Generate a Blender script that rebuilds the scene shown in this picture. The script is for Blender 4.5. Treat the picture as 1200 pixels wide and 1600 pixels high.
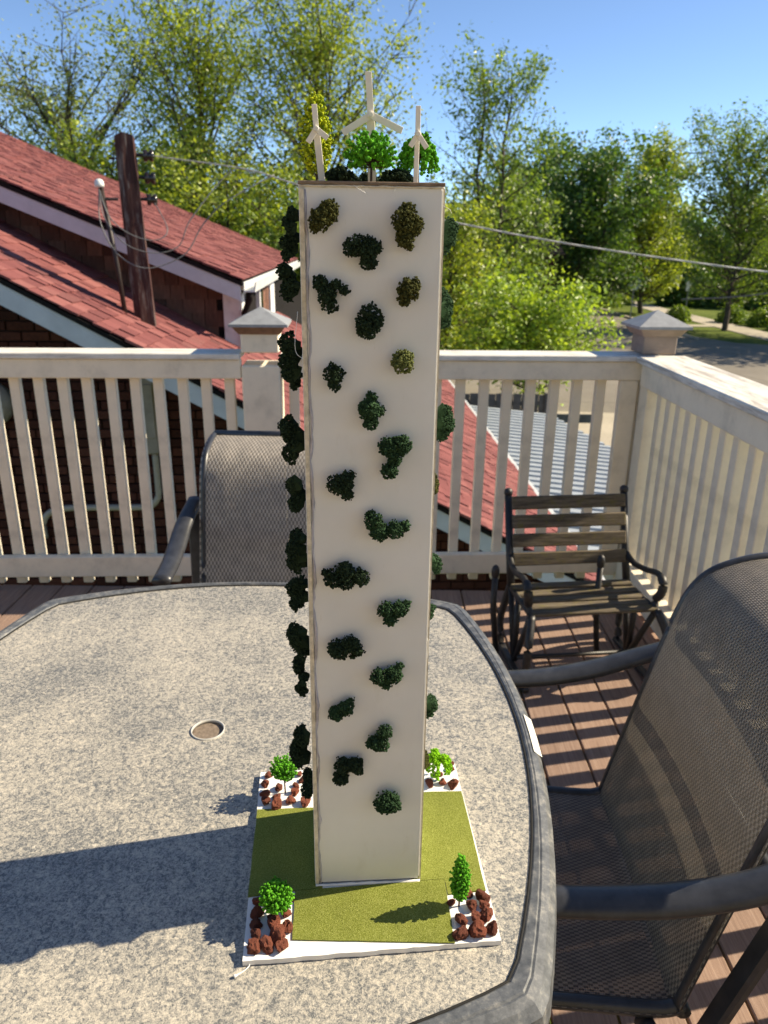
import bpy, bmesh, math, random
import numpy as np
from mathutils import Matrix, Vector

R = math.radians
scene = bpy.context.scene
for o in list(bpy.data.objects):
    bpy.data.objects.remove(o)

# ------------------------------------------------------------------ camera
SUN_AZ, SUN_EL = 13.0, 36.0            # azimuth from +X towards +Y, elevation
EXPOSURE = 1.02
cam_d = bpy.data.cameras.new('camera')
cam = bpy.data.objects.new('camera', cam_d)
scene.collection.objects.link(cam)
pitch, roll = R(19.64), math.atan(42 / 3300)
u0 = Vector((0, math.sin(pitch), math.cos(pitch)))
r0 = Vector((1, 0, 0))
fw = Vector((0, math.cos(pitch), -math.sin(pitch)))
cr = r0 * math.cos(roll) + u0 * math.sin(roll)
cu = u0 * math.cos(roll) - r0 * math.sin(roll)
cam.matrix_world = Matrix(((cr.x, cu.x, -fw.x, 0), (cr.y, cu.y, -fw.y, 0), (cr.z, cu.z, -fw.z, 1.44), (0, 0, 0, 1)))
cam_d.sensor_fit = 'VERTICAL'
cam_d.sensor_height = 34.6
cam_d.lens = 1177 / 1600 * 34.6
cam_d.clip_start = 0.02
cam_d.clip_end = 2000
cam_d.dof.use_dof = True
cam_d.dof.focus_distance = 0.735
cam_d.dof.aperture_fstop = cam_d.lens / 2.3
scene.camera = cam

# ------------------------------------------------------------------ sky, sun, exposure
world = bpy.data.worlds.new('World')
scene.world = world
world.use_nodes = True
nt = world.node_tree
nt.nodes.clear()
sky = nt.nodes.new('ShaderNodeTexSky')
sky.sky_type = 'NISHITA'
sky.sun_disc = False
sky.sun_elevation = R(SUN_EL)
sky.sun_rotation = R(90 - SUN_AZ)
sky.altitude = 200
sky.air_density = 0.5
sky.dust_density = 0.0
sky.ozone_density = 7.0
bg = nt.nodes.new('ShaderNodeBackground')
bg.inputs['Strength'].default_value = 0.145
wo = nt.nodes.new('ShaderNodeOutputWorld')
nt.links.new(sky.outputs[0], bg.inputs[0])
nt.links.new(bg.outputs[0], wo.inputs[0])

sun_d = bpy.data.lights.new('sun', 'SUN')
sun_d.energy = 4.3
sun_d.angle = R(0.55)
sun_d.color = (1.0, 0.965, 0.91)
sun = bpy.data.objects.new('sun', sun_d)
scene.collection.objects.link(sun)
sdir = Vector((math.cos(R(SUN_EL)) * math.cos(R(SUN_AZ)), math.cos(R(SUN_EL)) * math.sin(R(SUN_AZ)), math.sin(R(SUN_EL))))
sun.rotation_euler = sdir.to_track_quat('Z', 'Y').to_euler()
sun.location = (6, 1, 8)

vs = scene.view_settings
vs.view_transform = 'Standard'
vs.look = 'None'
vs.exposure = EXPOSURE
vs.gamma = 1
vs.use_curve_mapping = False
vs.use_white_balance = True            # camera white balance for open shade
vs.white_balance_temperature = 8600
vs.white_balance_tint = 7
scene.cycles.max_bounces = 8
scene.cycles.transparent_max_bounces = 12
scene.cycles.use_denoising = True

# ------------------------------------------------------------------ helpers
COL = scene.collection


def link(o, parent=None):
    COL.objects.link(o)
    if parent is not None:
        o.parent = parent
    return o


def empty(name, loc=(0, 0, 0), rz=0, parent=None, rot=None):
    o = bpy.data.objects.new(name, None)
    o.empty_display_size = 0.05
    o.location = loc
    o.rotation_euler = rot if rot else (0, 0, rz)
    return link(o, parent)


def tag(o, label, cat, group=None):
    o['label'] = label
    o['category'] = cat
    if group:
        o['group'] = group
    return o


def struct(o):
    o['kind'] = 'structure'
    return o


def mesh_np(name, V, Fc, mat=None, smooth=False, uv=None):
    V = np.asarray(V, dtype=np.float32)
    Fc = np.asarray(Fc, dtype=np.int32)
    m = bpy.data.meshes.new(name)
    n, k = Fc.shape
    m.vertices.add(len(V))
    m.vertices.foreach_set('co', V.ravel())
    m.loops.add(n * k)
    m.loops.foreach_set('vertex_index', Fc.ravel())
    m.polygons.add(n)
    m.polygons.foreach_set('loop_start', np.arange(0, n * k, k, dtype=np.int32))
    m.polygons.foreach_set('use_smooth', np.full(n, smooth, dtype=bool))
    if uv is not None:
        l = m.uv_layers.new(name='UVMap')
        l.data.foreach_set('uv', np.asarray(uv, dtype=np.float32)[Fc.ravel()].ravel())
    m.update(calc_edges=True)
    if mat:
        m.materials.append(mat)
    return m


class MB:
    """collects shapes of ONE part"""

    def __init__(self):
        self.v, self.f = [], []

    def add(self, vs_, fs):
        o = len(self.v)
        self.v += [tuple(p) for p in vs_]
        self.f += [tuple(i + o for i in f) for f in fs]

    def box(self, c, s, rot=None, bev=0.0):
        x, y, z = s[0] / 2, s[1] / 2, s[2] / 2
        if bev <= 0:
            P = [Vector(p) for p in ((-x, -y, -z), (x, -y, -z), (x, y, -z), (-x, y, -z), (-x, -y, z), (x, -y, z), (x, y, z), (-x, y, z))]
            Fs = [(0, 3, 2, 1), (4, 5, 6, 7), (0, 1, 5, 4), (1, 2, 6, 5), (2, 3, 7, 6), (3, 0, 4, 7)]
        else:
            b = min(bev, x * .9, y * .9, z * .9)
            P, idx = [], {}
            for sx in (-1, 1):
                for sy in (-1, 1):
                    for sz in (-1, 1):
                        for a in range(3):
                            p = [sx * (x - b), sy * (y - b), sz * (z - b)]
                            p[a] = (sx * x, sy * y, sz * z)[a]
                            idx[(sx, sy, sz, a)] = len(P)
                            P.append(Vector(p))
            I = idx
            Fs = []
            for a in range(3):
                u, v = [k for k in range(3) if k != a]
                for s_ in (-1, 1):
                    q = []
                    for su, sv in ((-1, -1), (1, -1), (1, 1), (-1, 1)):
                        k = [0, 0, 0]
                        k[a], k[u], k[v] = s_, su, sv
                        q.append(I[(*k, a)])
                    Fs.append(tuple(q))
            for a in range(3):           # edges along axis a
                u, v = [k for k in range(3) if k != a]
                for su in (-1, 1):
                    for sv in (-1, 1):
                        k0, k1 = [0, 0, 0], [0, 0, 0]
                        k0[a], k1[a] = -1, 1
                        k0[u] = k1[u] = su
                        k0[v] = k1[v] = sv
                        Fs.append((I[(*k0, u)], I[(*k1, u)], I[(*k1, v)], I[(*k0, v)]))
            for sx in (-1, 1):
                for sy in (-1, 1):
                    for sz in (-1, 1):
                        Fs.append(tuple(I[(sx, sy, sz, a)] for a in range(3)))
        M = rot if rot is not None else Matrix.Identity(3)
        c = Vector(c)
        self.add([M @ p + c for p in P], Fs)
        return self

    def bar(self, p0, p1, w, h, bev=0.0, up=(0, 0, 1)):
        p0, p1 = Vector(p0), Vector(p1)
        d = p1 - p0
        L = d.length
        d.normalize()
        upv = Vector(up)
        if abs(d.dot(upv)) > .98:
            upv = Vector((0, 1, 0))
        s = d.cross(upv).normalized()
        t = s.cross(d)
        M = Matrix((d, s, t)).transposed()
        return self.box((p0 + p1) / 2, (L, w, h), M, bev)

    def tube(self, pts, r, n=8, cap=True, flat=1.0, up=(0, 0, 1)):
        pts = [Vector(p) for p in pts]
        N = len(pts)
        rs = r if isinstance(r, (list, tuple)) else [r] * N
        vs_, fs = [], []
        for i, p in enumerate(pts):
            d = (pts[min(i + 1, N - 1)] - pts[max(i - 1, 0)])
            d.normalize()
            upv = Vector(up)
            if abs(d.dot(upv)) > .97:
                upv = Vector((0, 1, 0.01))
            s = d.cross(upv).normalized()
            t = s.cross(d).normalized()
            for k in range(n):
                a = 2 * math.pi * k / n
                vs_.append(p + s * (math.cos(a) * rs[i]) + t * (math.sin(a) * rs[i] * flat))
        for i in range(N - 1):
            for k in range(n):
                k2 = (k + 1) % n
                fs.append((i * n + k, (i + 1) * n + k, (i + 1) * n + k2, i * n + k2))
        if cap:
            fs.append(tuple(range(n)))
            fs.append(tuple(reversed(range((N - 1) * n, N * n))))
        self.add(vs_, fs)
        return self

    def prism(self, poly, z0, z1):
        n = len(poly)
        vs_ = [(p[0], p[1], z0) for p in poly] + [(p[0], p[1], z1) for p in poly]
        fs = [tuple(reversed(range(n))), tuple(range(n, 2 * n))] + [(i, (i + 1) % n, n + (i + 1) % n, n + i) for i in range(n)]
        self.add(vs_, fs)
        return self

    def lathe(self, prof, n=16, c=(0, 0, 0), axis='z'):
        vs_, fs = [], []
        for r, h in prof:
            for k in range(n):
                a = 2 * math.pi * k / n
                p = (r * math.cos(a), r * math.sin(a), h)
                if axis == 'y':
                    p = (p[0], p[2], p[1])
                if axis == 'x':
                    p = (p[2], p[0], p[1])
                vs_.append((p[0] + c[0], p[1] + c[1], p[2] + c[2]))
        for i in range(len(prof) - 1):
            for k in range(n):
                k2 = (k + 1) % n
                fs.append((i * n + k, i * n + k2, (i + 1) * n + k2, (i + 1) * n + k))
        fs.append(tuple(reversed(range(n))))
        fs.append(tuple(range((len(prof) - 1) * n, len(prof) * n)))
        self.add(vs_, fs)
        return self

    def mesh(self, name, mat, smooth=False):
        m = bpy.data.meshes.new(name)
        m.from_pydata(self.v, [], self.f)
        bm = bmesh.new()
        bm.from_mesh(m)
        bmesh.ops.recalc_face_normals(bm, faces=bm.faces)
        bm.to_mesh(m)
        bm.free()
        if smooth:
            m.polygons.foreach_set('use_smooth', [True] * len(m.polygons))
        m.materials.append(mat)
        return m

    def build(self, name, mat, parent=None, smooth=False, loc=(0, 0, 0), rz=0):
        o = bpy.data.objects.new(name, self.mesh(name, mat, smooth))
        o.location = loc
        o.rotation_euler = (0, 0, rz)
        link(o, parent)
        if smooth == 'auto':
            pass
        return o


def put(name, me, parent, loc, rot=(0, 0, 0), sc=(1, 1, 1)):
    o = bpy.data.objects.new(name, me)
    o.location = loc
    o.rotation_euler = rot
    o.scale = sc
    return link(o, parent)


def catmull(pts, k=6):
    pts = [Vector(p) for p in pts]
    P = [pts[0] * 2 - pts[1]] + pts + [pts[-1] * 2 - pts[-2]]
    out = []
    for i in range(1, len(P) - 2):
        for j in range(k):
            t = j / k
            a, b, c, d = P[i - 1], P[i], P[i + 1], P[i + 2]
            out.append(0.5 * ((2 * b) + (c - a) * t + (2 * a - 5 * b + 4 * c - d) * t * t + (3 * b - a - 3 * c + d) * t ** 3))
    out.append(pts[-1])
    return out


# ------------------------------------------------------------------ materials
class Mat:
    def __init__(self, name, rough=.7, spec=.35):
        self.m = bpy.data.materials.new(name)
        self.m.use_nodes = True
        self.t = self.m.node_tree
        self.b = self.t.nodes['Principled BSDF']
        self.b.inputs['Roughness'].default_value = rough
        self.b.inputs['Specular IOR Level'].default_value = spec
        self.out = self.t.nodes['Material Output']

    def n(self, kind, **kw):
        x = self.t.nodes.new('ShaderNode' + kind)
        for k, v in kw.items():
            setattr(x, k, v)
        return x

    def l(self, a, b):
        self.t.links.new(a, b)

    def coord(self, kind='Object', scale=(1, 1, 1)):
        tc = self.n('TexCoord')
        mp = self.n('Mapping')
        mp.inputs['Scale'].default_value = scale
        self.l(tc.outputs[kind], mp.inputs[0])
        return mp.outputs[0]

    def noise(self, vec, scale, detail=4, rough=.6, dist=0):
        x = self.n('TexNoise')
        x.inputs['Scale'].default_value = scale
        x.inputs['Detail'].default_value = detail
        x.inputs['Roughness'].default_value = rough
        x.inputs['Distortion'].default_value = dist
        self.l(vec, x.inputs['Vector'])
        return x.outputs['Fac']

    def ramp(self, fac, stops, interp='LINEAR'):
        x = self.n('ValToRGB')
        x.color_ramp.interpolation = interp
        e = x.color_ramp.elements
        while len(e) < len(stops):
            e.new(.5)
        for el, (p, c) in zip(e, stops):
            el.position = p
            el.color = (*c, 1) if len(c) == 3 else c
        self.l(fac, x.inputs[0])
        return x.outputs[0]

    def mix(self, fac, a, b, mode='MIX'):
        x = self.n('MixRGB', blend_type=mode)
        for i, v in ((0, fac), (1, a), (2, b)):
            if hasattr(v, 'is_output'):
                self.l(v, x.inputs[i])
            elif i == 0:
                x.inputs[0].default_value = v
            else:
                x.inputs[i].default_value = (*v, 1)
        return x.outputs[0]

    def math(self, op, a, b=0.0, clamp=False):
        x = self.n('Math', operation=op, use_clamp=clamp)
        for i, v in ((0, a), (1, b)):
            if hasattr(v, 'is_output'):
                self.l(v, x.inputs[i])
            else:
                x.inputs[i].default_value = v
        return x.outputs[0]

    def color(self, c):
        if hasattr(c, 'is_output'):
            self.l(c, self.b.inputs['Base Color'])
        else:
            self.b.inputs['Base Color'].default_value = (*c, 1)
        return self

    def rough(self, f):
        self.l(f, self.b.inputs['Roughness'])
        return self

    def bump(self, h, strength=.3, dist=.01):
        x = self.n('Bump')
        x.inputs['Strength'].default_value = strength
        x.inputs['Distance'].default_value = dist
        self.l(h, x.inputs['Height'])
        self.l(x.outputs[0], self.b.inputs['Normal'])
        return self


def g(v, k=1.0):
    return tuple(c * k for c in v)


def simple(name, c, rough=.6, spec=.3, var=.25, scale=20, bump=.1, bscale=None, dist=.002, metal=0):
    M = Mat(name, rough, spec)
    v = M.coord()
    f = M.noise(v, scale)
    M.color(M.ramp(f, [(.3, g(c, 1 - var)), (.7, g(c, 1 + var))]))
    if bump:
        M.bump(M.noise(v, bscale or scale * 3), bump, dist)
    M.b.inputs['Metallic'].default_value = metal
    return M.m


def paint_mat(name, c, chip=.60, under=(.23, .2, .17), grain=(2, 40, 40), edge=.06):
    M = Mat(name, .62, .3)
    v = M.coord(scale=grain)
    v2 = M.coord()
    dirt = M.noise(v2, 9, 6, .65)
    base = M.ramp(dirt, [(.3, g(c, .76)), (.5, g(c, .95)), (.8, g(c, 1.05))])
    ch = M.noise(v, 1.2, 8, .7, .3)
    mask = M.ramp(ch, [(chip, (0, 0, 0)), (chip + edge, (1, 1, 1))])
    M.color(M.mix(mask, base, under))
    h = M.math('SUBTRACT', M.noise(v, 3, 5), mask)
    M.bump(h, .35, .0012)
    return M.m


M_ = {}
CREAM = (.86, .76, .60)
M_['paint'] = paint_mat('cream_paint', CREAM, .675, (.36, .27, .19))
M_['paint_v'] = paint_mat('cream_paint_upright', CREAM, .69, (.36, .27, .19), grain=(40, 40, 3))
M_['paint_worn'] = paint_mat('peeling_white_paint', (.76, .73, .66), .50, (.44, .39, .34), (3, 26, 40), .16)
M_['collar'] = paint_mat('weathered_post_wood', (.33, .25, .2), .55, (.2, .16, .14), (6, 6, 40), .2)
M_['capmetal'] = simple('grey_cap_metal', (.27, .28, .29), .5, .5, .15, 30, .05)
M_['copper'] = simple('brown_moulding', (.22, .12, .075), .6, .3, .25, 30)

# deck boards
M = Mat('brown_composite_board', .75, .25)
v = M.coord(scale=(40, 1.4, 40))
oi = M.n('ObjectInfo')
gr = M.noise(v, 4, 6, .7)
c0 = M.ramp(gr, [(.25, (.20, .125, .095)), (.5, (.31, .205, .16)), (.78, (.44, .315, .255))])
tone = M.ramp(oi.outputs['Random'], [(0, (.82, .82, .82)), (1, (1.1, 1.08, 1.05))])
c1 = M.mix(1.0, c0, tone, 'MULTIPLY')
spots = M.ramp(M.noise(M.coord(), 14, 5, .7), [(.62, (1, 1, 1)), (.78, (.62, .6, .6))])
M.color(M.mix(1.0, c1, spots, 'MULTIPLY'))
M.bump(M.noise(v, 9, 5, .7), .5, .0015)
M_['deck'] = M.m
M_['darkwood'] = simple('dark_joist_wood', (.1, .075, .06), .85, .1, .3, 12)

# table
M = Mat('pollen_dusted_hammered_glass', .34, .5)
v = M.coord()
vor = M.n('TexVoronoi', feature='SMOOTH_F1')
vor.inputs['Scale'].default_value = 170
wv = M.n('MixRGB', blend_type='ADD')
wv.inputs[0].default_value = .012
M.l(v, wv.inputs[1])
nz = M.n('TexNoise')
nz.inputs['Scale'].default_value = 60
M.l(v, nz.inputs['Vector'])
M.l(nz.outputs['Color'], wv.inputs[2])
M.l(wv.outputs[0], vor.inputs['Vector'])
fine = M.noise(v, 400, 5, .8, .8)
mid = M.noise(v, 165, 4, .7, .6)
big = M.noise(v, 5.5, 5, .62)
s1 = M.math('ADD', M.math('MULTIPLY', fine, .62), M.math('MULTIPLY', mid, .40))
s2 = M.math('ADD', s1, M.math('MULTIPLY', M.math('ADD', M.math('SUBTRACT', big, .5), M.math('MULTIPLY', M.math('SUBTRACT', M.noise(v, 38, 4, .65, .8), .5), .8)), .17))
s3 = M.math('SUBTRACT', s2, M.math('MULTIPLY', vor.outputs['Distance'], .10))
dust = M.ramp(s3, [(.385, (.125, .13, .13)), (.44, (.225, .222, .21)), (.49, (.355, .33, .285)), (.575, (.58, .52, .43))])
M.color(dust)
rr = M.ramp(s3, [(.42, (.26, .26, .26)), (.56, (.58, .58, .58))])
M.rough(rr)
M.bump(M.math('ADD', M.math('MULTIPLY', mid, .7), M.math('MULTIPLY', fine, .5)), .6, .0022)
M_['glass'] = M.m
M = Mat('grey_powder_coat', .42, .5)
v = M.coord()
d1 = M.noise(v, 60, 7, .75)
d2 = M.noise(v, 7, 4)
dd = M.math('ADD', M.math('MULTIPLY', d1, .75), M.math('MULTIPLY', d2, .3))
M.color(M.ramp(dd, [(.42, (.06, .066, .074)), (.55, (.115, .122, .13)), (.68, (.27, .26, .24))]))
M.bump(M.noise(v, 300, 2), .12, .0006)
M_['rim'] = M.m
M_['blackmetal'] = simple('charcoal_powder_coat', (.032, .034, .04), .36, .5, .35, 40, .12, 400, .0005)
M_['pale_patch'] = paint_mat('streaked_white_patch', (.78, .76, .7), .63, (.5, .49, .46), (5, 60, 60))
M_['ring'] = simple('pale_plastic_ring', (.46, .45, .42), .5, .4, .1, 40, .03)


def sling_mat(name, ca, cb, period, hole, aniso=1.0):
    M = Mat(name, .55, .35)
    uv = M.n('TexCoord').outputs['UV']
    sp = M.n('SeparateXYZ')
    M.l(uv, sp.inputs[0])
    k = 2 * math.pi / period
    row = M.math('MULTIPLY', sp.outputs[1], k)
    sh = M.math('MULTIPLY', M.math('FLOOR', M.math('DIVIDE', sp.outputs[1], period)), math.pi)
    col = M.math('ADD', M.math('MULTIPLY', sp.outputs[0], k * aniso), sh)
    a = M.math('SINE', col)
    b = M.math('SINE', row)
    ab = M.math('MULTIPLY', M.math('ABSOLUTE', a), M.math('ABSOLUTE', b))
    th = M.n('MapRange')
    th.inputs[1].default_value = 0
    th.inputs[2].default_value = 1
    M.l(a, th.inputs[0])
    th.inputs[1].default_value = -1
    nz_ = M.noise(uv, 30, 3)
    cc = M.mix(th.outputs[0], cb, ca)
    cc = M.mix(1.0, cc, M.ramp(nz_, [(.3, (.75, .75, .75)), (.7, (1.15, 1.12, 1.08))]), 'MULTIPLY')
    M.color(cc)
    M.bump(ab, .6, .0012)
    gap = M.math('LESS_THAN', ab, hole)
    tr = M.n('BsdfTransparent')
    tl = M.n('BsdfTranslucent')
    tl.inputs[0].default_value = (*g(ca, 1.2), 1)
    m0 = M.n('MixShader')
    m0.inputs[0].default_value = .07
    M.l(M.b.outputs[0], m0.inputs[1])
    M.l(tl.outputs[0], m0.inputs[2])
    mx = M.n('MixShader')
    M.l(gap, mx.inputs[0])
    M.l(m0.outputs[0], mx.inputs[1])
    M.l(tr.outputs[0], mx.inputs[2])
    M.l(mx.outputs[0], M.out.inputs[0])
    return M.m


M_['sling_dark'] = sling_mat('dark_woven_sling', (.26, .228, .195), (.055, .05, .045), .0075, .009)
M_['sling_light'] = sling_mat('taupe_woven_sling', (.50, .455, .40), (.10, .09, .08), .0105, .007)

# bench
M = Mat('weathered_slat', .85, .15)
v = M.coord(scale=(3, 40, 40))
f = M.noise(v, 3, 7, .75)
cc = M.ramp(f, [(.3, (.045, .036, .028)), (.5, (.13, .105, .075)), (.75, (.27, .22, .165))])
moss = M.ramp(M.noise(M.coord(), 35, 5, .7), [(.52, (0, 0, 0)), (.68, (1, 1, 1))])
M.color(M.mix(M.math('MULTIPLY', moss, .6), cc, (.16, .14, .035)))
M.bump(f, .5, .003)
M_['slat'] = M.m
M_['iron'] = simple('black_cast_iron', (.022, .021, .021), .48, .5, .4, 60, .3, 150, .001)

# house
M = Mat('red_asphalt_shingle', .9, .15)
v = M.coord()
oi = M.n('ObjectInfo')
ge = M.n('NewGeometry')
rnd = M.math('FRACT', M.math('ADD', oi.outputs['Random'], M.math('MULTIPLY', ge.outputs['Random Per Island'], 7.31)))
c0 = M.ramp(rnd, [(0, (.165, .058, .058)), (.35, (.20, .069, .068)), (.7, (.235, .083, .080)), (.92, (.275, .107, .10)), (1, (.14, .056, .056))])
sp_ = M.ramp(M.noise(v, 160, 3, .8), [(.35, (.68, .66, .66)), (.68, (1.3, 1.28, 1.26))])
M.color(M.mix(1.0, c0, sp_, 'MULTIPLY'))
M.bump(M.noise(v, 220, 2), .4, .002)
M_['shingle'] = M.m
M = Mat('dark_red_brick', .88, .15)
v = M.coord()
oi = M.n('ObjectInfo')
ge = M.n('NewGeometry')
rnd = M.math('FRACT', M.math('ADD', oi.outputs['Random'], M.math('MULTIPLY', ge.outputs['Random Per Island'], 5.77)))
c0 = M.ramp(rnd, [(0, (.038, .013, .010)), (.5, (.062, .020, .014)), (1, (.095, .032, .022))])
M.color(M.mix(1.0, c0, M.ramp(M.noise(v, 60, 4), [(.3, (.7, .7, .7)), (.7, (1.2, 1.2, 1.2))]), 'MULTIPLY'))
M.bump(M.noise(v, 120, 4), .4, .003)
M_['brick'] = M.m
M_['mortar'] = simple('grey_mortar', (.055, .036, .03), .95, .05, .2, 40)
M = Mat('brown_cedar_shake', .85, .15)
v = M.coord(scale=(60, 60, 4))
oi = M.n('ObjectInfo')
c0 = M.ramp(oi.outputs['Random'], [(0, (.11, .056, .042)), (.5, (.165, .085, .062)), (1, (.23, .12, .085))])
f = M.noise(v, 2, 5, .7)
M.color(M.mix(1.0, c0, M.ramp(f, [(.3, (.6, .6, .6)), (.7, (1.25, 1.25, 1.25))]), 'MULTIPLY'))
M.bump(f, .5, .004)
M_['shake'] = M.m
M_['fascia'] = simple('grey_white_fascia_paint', (.5, .52, .55), .55, .3, .1, 6, .05)
M_['trim'] = paint_mat('white_house_trim', (.72, .73, .72), .7, (.4, .38, .35), (20, 20, 3))
M_['gutter'] = simple('white_metal_gutter', (.6, .62, .62), .4, .5, .12, 8, .05)
M_['tarpaper'] = simple('black_tar_and_edge_shadow', (.014, .012, .012), .8, .1, .3, 20)  # black also stands in for the drip-edge shadow along the roof edges
M_['conduit'] = simple('grey_conduit', (.34, .30, .255), .5, .35, .12, 20, .05)
M_['box_grey'] = simple('grey_service_box', (.26, .225, .19), .55, .35, .15, 12, .05)
M_['lens'] = simple('dark_glass', (.02, .025, .03), .06, .6, .1, 5, 0)
M = Mat('peeling_brown_timber', .85, .15)
v = M.coord(scale=(14, 14, 1.5))
f = M.noise(v, 2, 7, .75, .4)
c0 = M.ramp(f, [(.3, (.035, .014, .012)), (.52, (.075, .034, .03)), (.62, (.16, .13, .12)), (.8, (.30, .27, .25))])
M.color(c0)
M.bump(f, .8, .006)
M_['pole'] = M.m
M_['porcelain'] = simple('brown_porcelain', (.022, .014, .012), .2, .6, .2, 30, 0)
M_['whitecap'] = simple('white_weatherhead', (.7, .7, .68), .45, .4, .1, 20, 0)
M_['cable'] = simple('grey_cable', (.14, .14, .14), .5, .4, .2, 60, .1)
M_['cable_bright'] = simple('bare_twisted_cable', (.36, .36, .35), .4, .5, .25, 90, .3)
M_['rib_gap_shade'] = simple('shaded_decking_between_ribs', (.045, .05, .055), .42, .5, .12, 5, .05, metal=.25)  # dark colour stands in for the shadow lines between the ribs
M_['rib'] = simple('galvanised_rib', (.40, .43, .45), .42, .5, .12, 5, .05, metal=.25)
M_['greywood'] = simple('grey_fence_wood', (.13, .125, .115), .85, .15, .3, 9)

# ground
M = Mat('lawn_grass', .95, .1)
v = M.coord()
f = M.noise(v, .35, 6, .65)
f2 = M.noise(v, 9, 5, .7)
M.color(M.mix(1.0, M.ramp(f, [(.3, (.075, .10, .022)), (.55, (.115, .155, .03)), (.75, (.17, .18, .055))]), M.ramp(f2, [(.3, (.6, .6, .6)), (.7, (1.3, 1.3, 1.3))]), 'MULTIPLY'))
M.bump(f2, .8, .05)
M_['lawn'] = M.m


def road_mat(name, c):
    M = Mat(name, .9, .2)
    v = M.coord()
    f = M.noise(v, .5, 6, .65)
    f2 = M.noise(v, 25, 4, .7)
    cr_ = M.n('TexVoronoi', feature='DISTANCE_TO_EDGE')
    cr_.inputs['Scale'].default_value = .22
    M.l(v, cr_.inputs['Vector'])
    crack = M.ramp(cr_.outputs['Distance'], [(0, (.55, .55, .55)), (.012, (1, 1, 1))])
    a = M.mix(1.0, M.ramp(f, [(.3, g(c, .82)), (.7, g(c, 1.15))]), M.ramp(f2, [(.3, (.8, .8, .8)), (.7, (1.15, 1.15, 1.15))]), 'MULTIPLY')
    M.color(M.mix(1.0, a, crack, 'MULTIPLY'))
    M.bump(f2, .3, .01)
    return M.m


M_['street'] = road_mat('pale_worn_asphalt', (.225, .20, .17))
M_['concrete'] = road_mat('pale_concrete', (.42, .37, .30))


def leaf_mat(name, lo, hi, trans=.38):
    M = Mat(name, .42, .45)
    ge = M.n('NewGeometry')
    c = M.ramp(ge.outputs['Random Per Island'], [(0, lo), (.6, tuple((a + b) / 2 for a, b in zip(lo, hi))), (1, hi)])
    M.color(c)
    tl = M.n('BsdfTranslucent')
    M.l(M.mix(1.0, c, (1.7, 1.6, .75), 'MULTIPLY'), tl.inputs[0])
    mx = M.n('MixShader')
    mx.inputs[0].default_value = trans
    M.l(M.b.outputs[0], mx.inputs[1])
    M.l(tl.outputs[0], mx.inputs[2])
    M.l(mx.outputs[0], M.out.inputs[0])
    return M.m


M_['leaf_grey'] = leaf_mat('greyish_spring_leaf', (.11, .14, .04), (.32, .38, .14))
M_['leaf_yellow'] = leaf_mat('yellow_green_leaf', (.13, .19, .028), (.40, .48, .09))
M_['leaf_mid'] = leaf_mat('mid_green_leaf', (.065, .125, .022), (.25, .36, .07))
M_['leaf_dark'] = leaf_mat('dark_maple_leaf', (.03, .08, .02), (.15, .26, .055))
M_['leaf_bright'] = leaf_mat('bright_maple_leaf', (.13, .23, .03), (.42, .57, .10))
M_['bark'] = simple('grey_brown_bark', (.085, .068, .055), .9, .1, .35, 6, .6, 12, .03)

# model
M = Mat('white_foam_board', .62, .25)
v = M.coord()
f = M.noise(v, 14, 5, .6)
sm = M.ramp(M.noise(M.coord(scale=(1, 1, .35)), 30, 6, .7), [(.58, (1, 1, 1)), (.76, (.93, .92, .90))])
sf = M.ramp(M.noise(M.coord(scale=(3, 3, .6)), 120, 3, .6), [(.68, (1, 1, 1)), (.74, (.95, .94, .92))])
M.color(M.mix(1.0, M.mix(1.0, M.ramp(f, [(.3, (.71, .70, .68)), (.7, (.765, .755, .735))]), sm, 'MULTIPLY'), sf, 'MULTIPLY'))
M.bump(M.noise(v, 700, 3), .12, .0004)
M_['foam'] = M.m
M_['foam_white'] = simple('white_base_card', (.83, .82, .80), .6, .25, .04, 30, .08, 300, .0004)
M_['foam_edge'] = simple('torn_foam_edge', (.66, .58, .45), .8, .15, .25, 120, .5, 400, .001)
M_['glue'] = simple('dried_clear_glue', (.44, .42, .47), .3, .5, .25, 90, .4, 150, .0015)
M_['card'] = simple('brown_card_edge', (.22, .16, .115), .8, .15, .3, 80, .2)
M_['stick'] = simple('pale_balsa', (.80, .75, .655), .6, .25, .08, 60, .15, 200, .0004)
M = Mat('olive_flocked_mat', .95, .08)
v = M.coord()
f = M.noise(v, 900, 3, .8)
f2 = M.noise(v, 25, 4)
M.color(M.mix(1.0, M.ramp(f, [(.3, (.085, .105, .014)), (.5, (.18, .205, .042)), (.72, (.38, .395, .13))]), M.ramp(f2, [(.3, (.88, .88, .88)), (.7, (1.08, 1.08, 1.08))]), 'MULTIPLY'))
M.bump(f, .8, .0012)
M_['grassmat'] = M.m
M = Mat('red_lava_rock', .92, .12)
v = M.coord()
oi = M.n('ObjectInfo')
f = M.noise(v, 420, 5, .75)
c0 = M.ramp(f, [(.32, (.05, .018, .014)), (.5, (.19, .062, .042)), (.72, (.34, .13, .09))])
M.color(M.mix(1.0, c0, M.ramp(oi.outputs['Random'], [(0, (.6, .62, .66)), (.5, (1, 1, 1)), (1, (1.15, 1.05, 1))]), 'MULTIPLY'))
M.bump(f, .9, .0015)
M_['rock'] = M.m


def flock_mat(name, lo, hi, tint=0):
    M = Mat(name, .9, .1)
    ge = M.n('NewGeometry')
    c = M.ramp(ge.outputs['Random Per Island'], [(0, lo), (1, hi)])
    M.color(c)
    return M.m


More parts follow.
